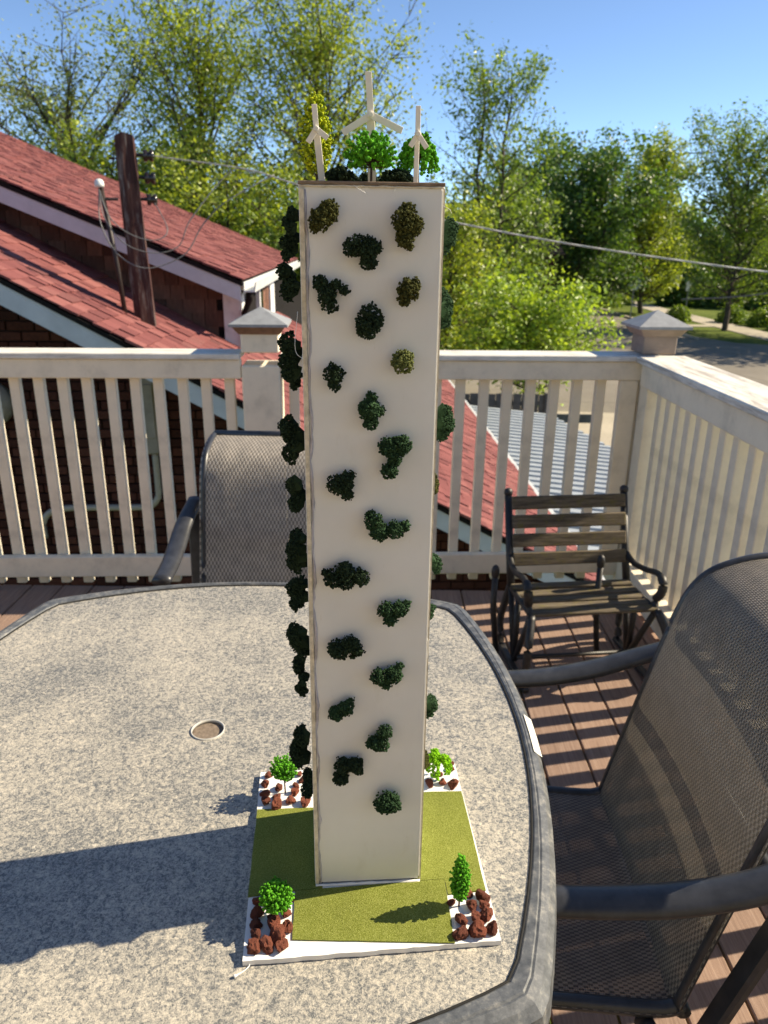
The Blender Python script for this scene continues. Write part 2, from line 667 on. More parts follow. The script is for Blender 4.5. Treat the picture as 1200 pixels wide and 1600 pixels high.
M_['moss_dark'] = flock_mat('dark_green_moss', (.008, .016, .009), (.028, .048, .024))
M_['moss_green'] = flock_mat('deep_green_moss', (.012, .03, .014), (.035, .075, .034))
M_['moss_olive'] = flock_mat('olive_moss', (.025, .03, .010), (.085, .085, .026))
M_['moss_light'] = flock_mat('light_olive_moss', (.05, .066, .02), (.17, .185, .065))
M_['flock_green'] = flock_mat('bright_green_flock', (.035, .17, .015), (.12, .42, .035))
M_['flock_lime'] = flock_mat('lime_flock', (.09, .26, .012), (.24, .55, .03))
M_['flock_yellow'] = flock_mat('yellow_green_flock', (.10, .17, .015), (.55, .60, .04))
M_['twig'] = simple('dark_plastic_trunk', (.045, .026, .016), .6, .3, .3, 80, .1)
M_['white_car'] = simple('white_car_paint', (.75, .76, .78), .25, .5, .05, 5, 0)
M_['rubber'] = simple('black_rubber', (.02, .02, .02), .8, .2, .2, 20, .1)
M_['signback'] = simple('bare_aluminium_sign', (.42, .45, .48), .4, .5, .08, 5, 0, metal=.5)
M_['signwhite'] = simple('white_sign', (.75, .75, .72), .5, .4, .05, 5, 0)
M_['steel'] = simple('galvanised_post', (.25, .26, .26), .5, .5, .15, 20, 0, metal=.5)

GZ = -2.8       # street level below the deck
#@@STRUCTURE
# ------------------------------------------------------------------ ground, street, path
b = MB()
S = 900
b.add([(-S, -60, GZ), (S, -60, GZ), (S, S, GZ), (-S, S, GZ)], [(0, 1, 2, 3)])
struct(b.build('ground', M_['lawn']))
b = MB()
b.prism([(-6, 13.2), (60, 13.2), (60, 34.5), (19.5, 34.5), (16.4, 36.2), (14.95, 40), (14.9, 400), (8.2, 400), (8.2, 31), (7.0, 29.2), (5.5, 28.6), (-6, 28.4)], GZ - .2, GZ + .02)
struct(b.build('street', M_['street']))
b = MB()
b.prism([(15.0, 36.9), (15.15, 40.0), (15.15, 400), (15.0, 400), (14.98, 40.0)], GZ - .1, GZ + .13)
struct(b.build('kerb', M_['concrete']))
b = MB()
b.prism([(18.5, 36.4), (20.2, 36.4), (20.2, 200), (18.5, 200)], GZ - .1, GZ + .035)
b.prism([(15.2, 43.4), (18.49, 43.6), (18.49, 44.7), (15.2, 44.6)], GZ - .1, GZ + .031)
struct(b.build('path', M_['concrete']))
b = MB()
b.prism([(2.9, 13.4), (12.5, 13.4), (12.5, 19.4), (2.9, 20.2)], GZ - .1, GZ + .03)
struct(b.build('driveway', M_['concrete']))

# ------------------------------------------------------------------ deck: boards laid one by one
DZ = -.02
deck = empty('deck', (0, 0, DZ))
struct(deck)
pw = .137
rng = random.Random(3)
me = MB().box((0, 0, 0), (pw - .006, 3.95, .026), None, .003).mesh('plank', M_['deck'])
x = -2.96
while x < 1.24:
    put('plank', me, deck, (x + pw / 2 + .02, 1.09, -.013 - rng.random() * .0012))
    x += pw
b = MB()
for k in range(9):
    b.box((-.85, -.7 + k * .42, -.13), (4.2, .04, .2))
b.box((-.85, 3.085, -.15), (4.2, .035, .25))
b.build('joist', M_['darkwood'], deck)

# unseen house wall behind the camera, added to bounce warm light
hw_ = empty('unseen_bounce_wall', (-.8, -1.5, GZ))
struct(hw_)
M_['siding'] = simple('warm_bounce_siding', (.80, .68, .50), .7, .25, .1, 3, .05)
sid = MB().box((0, 0, 0), (7.6, .02, .158), Matrix.Rotation(R(-4), 3, 'X'), .002).mesh('siding_board', M_['siding'])
MB().box((0, -.12, 2.7), (7.6, .2, 5.4)).build('backing', M_['siding'], hw_)
for k in range(36):
    put('siding_board', sid, hw_, (0, 0, .08 + k * .15))

# ------------------------------------------------------------------ deck railings
CAPZ = 1.013


def post_cap(root, x, y, w, collar_mat, name='post'):
    p = MB().box((x, y, (CAPZ + .003 + DZ) / 2 - .05), (w, w, CAPZ - DZ - .10 + .10), None, .006).build(name, M_['paint_v'], root)
    h0 = CAPZ + .002
    MB().box((x, y, h0 + .042), (w * .97, w * .97, .084), None, .004).build('collar', collar_mat, p)
    m = MB()
    z0, z1 = h0 + .074, h0 + .104
    a, c = w * .5 + .004, w * .5 + .026
    m.add([(x - a, y - a, z0), (x + a, y - a, z0), (x + a, y + a, z0), (x - a, y + a, z0), (x - c, y - c, z1), (x + c, y - c, z1), (x + c, y + c, z1), (x - c, y + c, z1)],
          [(0, 3, 2, 1), (4, 5, 6, 7), (0, 1, 5, 4), (1, 2, 6, 5), (2, 3, 7, 6), (3, 0, 4, 7)])
    m.build('moulding', M_['copper'] if collar_mat is not M_['collar'] else collar_mat, p)
    m = MB()
    c += .012
    z2, z3 = z1 + .012, z1 + .072
    m.add([(x - c, y - c, z1 + .001), (x + c, y - c, z1 + .001), (x + c, y + c, z1 + .001), (x - c, y + c, z1 + .001),
           (x - c, y - c, z2), (x + c, y - c, z2), (x + c, y + c, z2), (x - c, y + c, z2), (x, y, z3)],
          [(0, 3, 2, 1), (0, 1, 5, 4), (1, 2, 6, 5), (2, 3, 7, 6), (3, 0, 4, 7), (4, 5, 8), (5, 6, 8), (6, 7, 8), (7, 4, 8)])
    m.build('pyramid_cap', M_['capmetal'], p)
    return p


rail = empty('deck_railing', (1.135, 3.26, 0), R(2.9))
tag(rail, 'cream painted back railing running behind the table and bench, with two capped posts', 'railing')
# long members, split at the left post
LP = -1.652
for (xa, xb, top) in ((-3.6, LP - .081, 'cap_board'), (LP + .081, -.002, 'cap_board')):
    cx, L = (xa + xb) / 2, xb - xa
    MB().box((cx, -.025, CAPZ - .0125), (L, .15, .025), None, .004).build('cap_board', M_['paint_worn'], rail)
    MB().box((cx, -.066, .948), (L, .038, .079), None, .004).build('upper_rail', M_['paint'], rail)
    MB().box((cx, -.066, .074), (L, .038, .096), None, .004).build('bottom_rail', M_['paint'], rail)
bal = MB().box((0, 0, 0), (.041, .034, .985 - DZ), None, .003).mesh('baluster', M_['paint_v'])
bz = (.985 + DZ) / 2
xs = [-1.789 - .0975 * k for k in range(19)] + [-.2185 - .1004 * k for k in range(14)]
for i, xx in enumerate(xs):
    if LP - .085 < xx < LP + .085:
        continue
    put('baluster', bal, rail, (xx, -.027, bz), (R(rng.uniform(-.15, .15)), R(rng.uniform(-.25, .25)), 0))
post_cap(rail, LP, -.012, .157, M_['paint'])
post_cap(rail, .003, .003, .146, M_['collar'])
MB().box((-.113, -.066, .46), (.075, .034, .895), None, .003).build('end_board', M_['paint_v'], rail)

side = empty('deck_railing', (1.142, 3.18, 0), R(.8))
tag(side, 'cream painted side railing on the right with a broad peeling cap board', 'railing')
LS = 4.1
MB().box((0, -LS / 2 + .004, CAPZ - .0135), (.21, LS - .01, .027), None, .004).build('cap_board', paint_mat('peeling_side_cap', (.76, .73, .66), .46, (.40, .355, .31), (26, 3, 40), .16), side)
MB().box((-.063, -LS / 2 - .03, .939), (.036, LS, .095), None, .004).build('upper_rail', M_['paint'], side)
MB().box((-.054, -LS / 2 - .03, .066), (.055, LS, .115), None, .004).build('bottom_rail', M_['paint'], side)
bal2 = MB().box((0, 0, 0), (.038, .046, .985 - DZ), None, .003).mesh('baluster', M_['paint_v'])
for k in range(41):
    yy = -.16 - .0985 * k
    if k == 8:
        yy -= .012
    put('baluster', bal2, side, (-.022, yy, bz), (R(rng.uniform(-.3, .3)), 0, R(rng.uniform(-2, 2))))
MB().box((-.03, -.045, .47), (.075, .09, .93), None, .003).build('end_board', M_['paint_v'], side)

# ------------------------------------------------------------------ the red roofed house next door
HA = R(3.3)
house = empty('red_roofed_house', (0, 5.5, 0), HA)
tag(house, 'brick house with two red shingle roofs beyond the deck railing', 'house')
LM, LB = -.541, -.229          # lower roof: z = LB + LM * x
UM, UB = -.40, .639            # upper roof


def shingle_roof(part, m, b0, xe, ye0, ye1, inside, n_single, near, seed, ex=.12, wid=.17):
    """courses of shingles: x falls down the slope, y runs along the eave"""
    rg = random.Random(seed)
    ang = math.atan(-m)
    th = .011
    cells = []
    nx = int(9 / ex)
    ca = math.cos(ang)
    for i in range(nx):
        x1 = xe - i * ex * ca
        x0 = x1 - ex * ca * 1.12
        yy = ye0 - rg.random() * wid
        while yy < ye1:
            w = wid * rg.uniform(.55, 1.15)
            ya, yb = max(yy, ye0), min(yy + w, ye1)
            yy += w
            if yb - ya < .04:
                continue
            xm, ym = (x0 + x1) / 2, (ya + yb) / 2
            if inside(xm, ym):
                cells.append((near(xm, ym), xm, ym, x1 - x0, yb - ya, rg.choice((0, 0, .004, .009))))
    cells.sort(key=lambda c: c[0])
    lut = {}
    rest = MB()
    for k, (_, xm, ym, dx, dy, lift) in enumerate(cells):
        zc = b0 + m * xm + .012 + lift * .5
        rot = Matrix.Rotation(ang - .045, 3, 'Y')
        L = dx / ca
        if k < n_single:
            q = round(dy * 25) / 25
            key = (q, lift)
            if key not in lut:
                lut[key] = MB().box((0, 0, 0), (L, q - .006, th + lift)).mesh('shingle', M_['shingle'])
            put('shingle', lut[key], part, (xm, ym, zc), (0, ang - .045, 0))
        else:
            rest.box((xm, ym, zc), (L, dy - .006, th + lift), rot)
    if rest.v:
        o = rest.build('shingles', M_['shingle'], part)
        o['kind'] = 'stuff'


# lower roof ------------------------------------------------------
XE = 1.86
lower = MB()
xl, xr = -5.2, XE
zz = lambda x_, off=0: LB + LM * x_ + off
lower.add([(xl, .0, zz(xl, -.012)), (xr, .0, zz(xr, -.012)), (xr, 13.0, zz(xr, -.012)), (xl, 13.0, zz(xl, -.012)),
           (xl, .0, zz(xl, -.05)), (xr, .0, zz(xr, -.05)), (xr, 13.0, zz(xr, -.05)), (xl, 13.0, zz(xl, -.05))],
          [(0, 1, 2, 3), (4, 7, 6, 5), (0, 4, 5, 1), (1, 5, 6, 2), (2, 6, 7, 3), (3, 7, 4, 0)])
lower_roof = lower.build('roof', M_['tarpaper'], house)
lower_roof['label'] = 'lower red shingle roof sloping down to the right'
shingle_roof(lower_roof, LM, LB, XE + .01, -.02, 12.6,
             lambda x_, y_: (y_ < 1.95 or x_ > -1.3) and (x_ < .3 or y_ < 13) and x_ > -4.6 and not (-1.3 < x_ < .25 and y_ > 6),
             300, lambda x_, y_: (y_ + 3) if x_ < -.9 else (y_ + 3.4 if x_ > .2 else 99), 5)


def slope_board(x0, x1, y0, y1, m, b0, top, bot):
    q = MB()
    z = lambda x_, o: b0 + m * x_ + o
    q.add([(x0, y0, z(x0, bot)), (x1, y0, z(x1, bot)), (x1, y1, z(x1, bot)), (x0, y1, z(x0, bot)), (x0, y0, z(x0, top)), (x1, y0, z(x1, top)), (x1, y1, z(x1, top)), (x0, y1, z(x0, top))],
          [(0, 3, 2, 1), (4, 5, 6, 7), (0, 1, 5, 4), (1, 2, 6, 5), (2, 3, 7, 6), (3, 0, 4, 7)])
    return q


slope_board(-5.2, XE, .01, .04, LM, LB, -.052, -.205).build('fascia', M_['fascia'], house)
slope_board(-5.2, XE, .041, .398, LM, LB, -.13, -.155).build('soffit', M_['fascia'], house)
MB().box((XE + .045, 6.4, LB + LM * XE - .045), (.085, 12.8, .07), None, .01).build('gutter', M_['gutter'], house)
MB().box((XE - .35, 6.5, -2.2), (.06, 12.0, 1.6)).build('side_wall', M_['mortar'], house)
# brick wall -------------------------------------------------------
wall = MB()
wt = lambda x_: LB + LM * x_ - .157
wall.add([(-5.2, .45, GZ), (1.5, .45, GZ), (1.5, .45, wt(1.5)), (-5.2, .45, wt(-5.2)), (-5.2, .6, GZ), (1.5, .6, GZ), (1.5, .6, wt(1.5)), (-5.2, .6, wt(-5.2))],
         [(0, 1, 2, 3), (4, 7, 6, 5), (0, 4, 5, 1), (1, 5, 6, 2), (2, 6, 7, 3), (3, 7, 4, 0)])
bw = wall.build('brick_wall', M_['mortar'], house)
BRL, BRH = .198, .064
bme = MB().box((0, 0, 0), (BRL, .05, BRH), None, .004).mesh('brick', M_['brick'])
bhalf = MB().box((0, 0, 0), (BRL / 2 - .005, .05, BRH), None, .004).mesh('brick', M_['brick'])
rest = MB()
nb = 0
for r_ in range(48):
    z = -2.1 + r_ * .075
    off = .104 if r_ % 2 else 0
    for k in range(32):
        xx = -4.9 + k * .208 + off
        if z + .04 > wt(xx + .1) or xx > 1.4:
            continue
        dy = rng.uniform(-.003, .003)
        if -3.25 < xx < -.98 and z > -1.32 and nb < 298:
            put('brick', bme, bw, (xx, .432 + dy, z))
            nb += 1
        else:
            rest.box((xx, .432 + dy, z), (BRL, .05, BRH))
rest.build('bricks', M_['brick'], bw)['kind'] = 'stuff'
# things fixed on the brick wall
sb = MB().box((-1.815, .355, .16), (.135, .11, .60), None, .012).build('service_box', M_['box_grey'], house)
MB().box((-1.815, .295, .20), (.11, .012, .42), None, .004).build('cover', M_['box_grey'], sb)
cd = MB()
cd.tube(catmull([(-1.80, .37, -.14), (-1.80, .37, -.42), (-1.81, .37, -.52), (-1.87, .37, -.585), (-1.98, .37, -.60), (-2.3, .37, -.60), (-2.55, .37, -.605), (-2.68, .37, -.64), (-2.745, .37, -.73), (-2.75, .37, -.86)], 5), .026, 10)
cd.build('conduit_pipe', M_['conduit'], house, True)
mt = MB().lathe([(.175, 0), (.185, .03), (.185, .06), (.165, .075)], 28, (-3.03, .405, .25), 'y')
mt2 = MB().lathe([(.19, 0), (.19, -.07), (.165, -.12), (.10, -.145)], 28, (-3.03, .40, .25), 'y')
mo = mt2.build('meter', M_['box_grey'], house, True)
MB().lathe([(.14, -.12), (.135, -.155), (.09, -.18), (.02, -.185)], 24, (-3.03, .385, .25), 'y').build('glass_cover', M_['lens'], mo, True)
# upper storey -----------------------------------------------------
UXE = -1.19
ub = MB()
uz = lambda x_, o=0: UB + UM * x_ + o
xl = -9.5
ub.add([(xl, 1.5, uz(xl, -.012)), (UXE, 1.5, uz(UXE, -.012)), (UXE, 10.3, uz(UXE, -.012)), (xl, 10.3, uz(xl, -.012)),
        (xl, 1.5, uz(xl, -.05)), (UXE, 1.5, uz(UXE, -.05)), (UXE, 10.3, uz(UXE, -.05)), (xl, 10.3, uz(xl, -.05))],
       [(0, 1, 2, 3), (4, 7, 6, 5), (0, 4, 5, 1), (1, 5, 6, 2), (2, 6, 7, 3), (3, 7, 4, 0)])
upper_roof = ub.build('roof', M_['tarpaper'], house)
upper_roof['label'] = 'upper red shingle roof with white gutter'
shingle_roof(upper_roof, UM, UB, UXE + .01, 1.48, 10.3, lambda x_, y_: x_ > -3.6 - (y_ - 1.5) * .55, 300,
             lambda x_, y_: y_ + (3 if x_ < -3.4 - (y_ - 1.5) * .45 else 0), 8)
slope_board(-9.5, UXE - .02, 1.51, 1.54, UM, UB, -.052, -.185).build('fascia', M_['fascia'], house)
slope_board(-9.5, UXE - .02, 1.541, 1.86, UM, UB, -.12, -.14).build('soffit', M_['fascia'], house)
gt = MB()
prof = [(0, 0), (.10, .0), (.115, .085), (.105, .085), (.092, .012), (.008, .012), (.008, .085), (0, .085)]
n = len(prof)
x0, z0 = UXE + .004, uz(UXE) - .10
vs_ = [(x0 + p[0], 1.52, z0 + p[1]) for p in prof] + [(x0 + p[0], 10.3, z0 + p[1]) for p in prof]
gt.add(vs_, [tuple(range(n)), tuple(reversed(range(n, 2 * n)))] + [(i, (i + 1) % n, n + (i + 1) % n, n + i) for i in range(n)])
gutter = gt.build('gutter', M_['gutter'], house)
MB().tube([(UXE + .05, 1.62, z0 + .01), (UXE + .045, 1.62, z0 - .06), (UXE - .03, 1.80, z0 - .2), (UXE - .03, 1.80, .38)], .03, 8).build('downspout', M_['tarpaper'], gutter, True)
CX = -1.27      # right hand wall of the upper storey
w = MB()
w.add([(-9.5, 1.90, -1), (CX, 1.90, -1), (CX, 1.90, uz(CX) - .06), (-9.5, 1.90, uz(-9.5) - .06), (-9.5, 10, -1), (CX, 10, -1), (CX, 10, uz(CX) - .06), (-9.5, 10, uz(-9.5) - .06)],
      [(0, 1, 2, 3), (4, 7, 6, 5), (1, 5, 6, 2), (3, 2, 6, 7)])
uw = w.build('shake_wall', M_['tarpaper'], house)
for r_ in range(14):
    z = .44 + r_ * .125
    xx = CX - .12 - rng.random() * .1
    while xx > -4.3:
        ww = rng.uniform(.10, .21)
        if z + .14 > LB + LM * xx and z < uz(xx) - .1 and xx > -4.2:
            m_ = MB().box((0, 0, 0), (ww - .006, .018, .15)).mesh("shake", M_["shake"])
            put('shake', m_, uw, (xx - ww / 2, 1.888, z + .06), (R(-4.5), 0, 0))
        xx -= ww
# corner boards and the window bay on the right hand wall
MB().box((CX - .075, 1.868, .72), (.155, .04, .76), None, .004).build('corner_board', M_['trim'], house)
MB().box((CX + .012, 1.95, .72), (.024, .20, .76), None, .004).build('corner_board', M_['trim'], house)
win = MB().box((CX + .02, 3.45, .68), (.05, .34, .92), None, .004).build('window', M_['trim'], house)
MB().box((CX + .02, 4.9, .68), (.05, .55, .92), None, .004).build('window', M_['trim'], house)
MB().box((CX + .05, 3.45, .70), (.006, .20, .66)).build('pane', M_['lens'], win)
for r_ in range(7):
    for k in range(4):
        m_ = MB().box((0, 0, 0), (.018, .24, .15)).mesh('shake', M_['shake'])
        put('shake', m_, uw, (CX + .012, 3.74 + k * .245, .30 + r_ * .125), (0, R(4.5), 0))

# weathered deck rail of a house far up on the left
fd = empty('roof_deck_rail', (-10.3, 17.6, 4.02), R(-30))
tag(fd, 'weathered grey wooden rail at the top left edge above the upper red roof', 'railing')
MB().bar((-1.6, 0, .62), (1.1, 0, .22), .09, .10, .01).build('top_rail', M_['greywood'], fd)
for k in range(4):
    MB().box((-1.4 + k * .72, .0, -.25 - k * .08), (.16, .12, 1.15), None, .01).build('post', M_['greywood'], fd)
MB().bar((-1.6, .06, .1), (1.1, .06, -.32), .05, .07, .01).build('lower_rail', M_['greywood'], fd)

# ------------------------------------------------------------------ service pole, mast and cables


def H(x_, y_, z_):
    c_, s_ = math.cos(HA), math.sin(HA)
    return Vector((x_ * c_ - y_ * s_, 5.5 + x_ * s_ + y_ * c_, z_))


pl = H(-1.93, .90, .74)
pole = empty('utility_post', pl, HA + R(9))
tag(pole, 'peeling brown timber service post standing on the lower red roof', 'post')
pm = MB()
nseg = 9
pr = random.Random(4)
vs_, fs = [], []
for i in range(nseg + 1):
    t = i / nseg
    for k, (sx, sy) in enumerate(((-1, -1), (-.3, -1.06), (.35, -1.0), (1, -1), (1.05, 0), (1, 1), (-1, 1), (-1.03, 0))):
        hw = .066 + .012 * (1 - t)
        vs_.append((sx * hw + pr.uniform(-.004, .004) - .035 * t + .02, sy * hw + pr.uniform(-.004, .004), 1.45 * t - .02 + (pr.uniform(-.012, .03) if i == nseg else 0)))
for i in range(nseg):
    for k in range(8):
        fs.append((i * 8 + k, i * 8 + (k + 1) % 8, (i + 1) * 8 + (k + 1) % 8, (i + 1) * 8 + k))
fs.append(tuple(range(nseg * 8, nseg * 8 + 8)))
pm.add(vs_, fs)
pm.build('timber', M_['pole'], pole)
for zi in (1.31, 1.155, 1.0):
    MB().tube([(.05, 0, zi), (.155, -.01, zi - .005)], .012, 8).build('bracket', M_['iron'], pole)
    ins = MB().lathe([(.014, -.04), (.040, -.037), (.042, -.014), (.024, 0), (.042, .014), (.040, .037), (.014, .04)], 14, (.15, -.01, zi - .005), 'x')
    ins.build('insulator', M_['porcelain'], pole, True)
MB().tube([(-.06, 0, 1.28), (-.14, 0, 1.28)], .008, 6).build('bolt', M_['iron'], pole)

ml = H(-2.03, .78, .80)
mast = empty('service_mast', ml)
tag(mast, 'dark conduit mast with white weatherhead leaning beside the timber post', 'mast')
MB().tube([(0, 0, 0), (-.03, 0, .45), (-.095, 0, 1.02)], .019, 10).build('conduit', simple('dark_brown_conduit', (.025, .015, .013), .5, .4), mast, True)
MB().lathe([(.020, 0), (.034, .004), (.036, .02), (.032, .042), (.02, .056), (.006, .06)], 16, (-.10, -.01, 1.01)).build('weatherhead', M_['whitecap'], mast, True)
MB().tube([(-.07, 0, .93), (.02, .02, .93)], .012, 6).build('strap', M_['iron'], mast)


def cable(name, label, pts, r, mat, cat='cable', k=10, n=6, grp=None, twist=0):
    P = catmull(pts, k)
    b_ = MB()
    if twist:
        for s_ in range(3):
            Q = []
            for i, p in enumerate(P):
                a = i * twist + s_ * 2.094
                Q.append(p + Vector((0, math.cos(a) * r * .9, math.sin(a) * r * .9)))
            b_.tube(Q, [r * (.45 + .75 * min(1, i / (len(Q) * .55))) for i in range(len(Q))], 5)
    else:
        b_.tube(P, r, n)
    o = b_.build(name, mat, None, True)
    tag(o, label, cat, grp)
    return o


wh = ml + Vector((-.10, -.03, 1.0))
insp = [pole.matrix_basis @ Vector((.155, -.01, zi)) for zi in (1.31, 1.155, 1.0)]
cable('drop_cable', 'outermost grey loop of cable drooping from the white weatherhead', [wh, wh + Vector((.03, -.12, -.25)), wh + Vector((.16, -.17, -.47)), wh + Vector((.36, -.14, -.56)), wh + Vector((.62, -.05, -.46)), wh + Vector((.76, 0, -.25)), wh + Vector((.95, 0, -.08)), insp[1] + Vector((.95, .0, .03))], .0048, M_['cable'], grp='cables drooping around the timber post')
cable('drop_cable', 'middle grey loop of cable drooping from the white weatherhead', [wh, wh + Vector((.06, -.12, -.2)), wh + Vector((.2, -.16, -.38)), wh + Vector((.4, -.13, -.45)), wh + Vector((.58, -.05, -.4)), wh + Vector((.68, 0, -.2)), insp[1] + Vector((.62, 0, .05)), insp[0] + Vector((.8, 0, -.12))], .0042, M_['cable'], grp='cables drooping around the timber post')
cable('drop_cable', 'innermost short loop of cable between weatherhead and middle insulator', [wh, wh + Vector((.1, -.12, -.2)), wh + Vector((.25, -.14, -.32)), wh + Vector((.42, -.1, -.36)), wh + Vector((.5, -.03, -.28)), insp[2]], .0042, M_['cable'], grp='cables drooping around the timber post')
cable('overhead_cable', 'bright twisted cable sagging across the trees from behind the tower to the right edge',
      [insp[0], Vector((-1.1, 6.36, 1.965)), Vector((-.70, 6.4, 1.862)), Vector((0, 6.5, 1.715)), Vector((.60, 6.6, 1.597)), Vector((1.7, 6.75, 1.43)), Vector((3.37, 7.0, 1.241)), Vector((5, 7.2, 1.12))], .0042, M_['cable_bright'], k=26, twist=.55)
cable('overhead_cable', 'thin lower wire crossing in front of the shaded lawn at right', [Vector((11.3, 30, -.45)), Vector((12.6, 29, -.30)), Vector((13.7, 28, -.07)), Vector((17, 26, .6))], .028, M_['cable'])
cable('overhead_cable', 'thin distant wire against the sky between the right trees', [Vector((14, 62, 7.75)), Vector((17.5, 61, 7.73)), Vector((23.4, 60, 7.9)), Vector((32, 59, 8.3))], .045, M_['tarpaper'])

# ------------------------------------------------------------------ carport roof and plank fence right of the red eave
cp = empty('carport', (2.2, 9.5, GZ))
tag(cp, 'low carport with ribbed grey metal roof beside the red eave', 'carport')
xR = lambda y_: 3.08 + (13.8 - y_) * .24
q = MB()
zc = lambda x_: 1.42 - (x_ - 1.2) * .10
pts = [(1.50, 5.2), (xR(5.2), 5.2), (xR(13.8), 13.8), (.75, 13.8)]
q.add([(p[0] - 2.2, p[1] - 9.5, zc(p[0])) for p in pts] + [(p[0] - 2.2, p[1] - 9.5, zc(p[0]) - .03) for p in pts], [(0, 1, 2, 3), (7, 6, 5, 4), (0, 4, 5, 1), (1, 5, 6, 2), (2, 6, 7, 3), (3, 7, 4, 0)])
sheet = q.build('roof_sheet', M_['rib_gap_shade'], cp)
yy = 5.35
while yy < 13.75:
    xa, xb = 1.35 - (yy - 5.2) * .06, xR(yy) - .02
    r_ = MB()
    za, zb = zc(xa) + .032, zc(xb) + .032
    hw0, hw1 = .076, .066
    P = []
    for xx, z in ((xa, za), (xb, zb)):
        P += [(xx - 2.2, yy - 9.5 - hw0, z - .03), (xx - 2.2, yy - 9.5 - hw1, z + .03), (xx - 2.2, yy - 9.5 + hw1, z + .03), (xx - 2.2, yy - 9.5 + hw0, z - .03)]
    r_.add(P, [(0, 1, 2, 3), (7, 6, 5, 4), (0, 4, 5, 1), (1, 5, 6, 2), (2, 6, 7, 3)])
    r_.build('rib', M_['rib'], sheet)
    yy += .232
for (px, py) in ((1.9, 5.6), (4.6, 5.6), (1.9, 13.3), (2.95, 13.3)):
    MB().box((px - 2.2, py - 9.5, (zc(px) - .03) / 2), (.1, .1, zc(px) - .04)).build('post', M_['greywood'], cp)
MB().box((.75, 4.35, 1.2), (2.2, .05, .16)).build('beam', M_['greywood'], cp)
pf = empty('plank_fence', (2.4, 15.2, GZ))
tag(pf, 'dark grey plank fence behind the metal carport roof', 'fence')
for k in range(13):
    xx = -1.3 + k * .175
    MB().box((xx, rng.uniform(-.01, .01), .70 + rng.uniform(-.01, .01)), (.165, .025, 1.38), None, .004).build('board', M_['greywood'], pf)
MB().box((-.25, .04, 1.2), (2.4, .05, .09)).build('rail', M_['greywood'], pf)
MB().box((.885, .0, .71), (.11, .11, 1.42), None, .006).build('post', M_['greywood'], pf)

# ------------------------------------------------------------------ trees


def quads_of_leaves(C, size, rg, up=.35, asp=.62):
    n_ = len(C)
    N = rg.normal(size=(n_, 3))
    N[:, 2] = np.abs(N[:, 2]) + up
    N /= np.linalg.norm(N, axis=1)[:, None]
    A = np.cross(N, rg.normal(size=(n_, 3)))
    A /= np.linalg.norm(A, axis=1)[:, None] + 1e-9
    B = np.cross(N, A)
    L = (size * rg.uniform(.45, 1.4, n_))[:, None]
    bend = N * L * .18
    V = np.stack([C - A * L, C - B * L * asp - bend, C + A * L, C + B * L * asp - bend], 1).reshape(-1, 3)
    Fq = np.arange(n_ * 4).reshape(-1, 4)
    return V, Fq


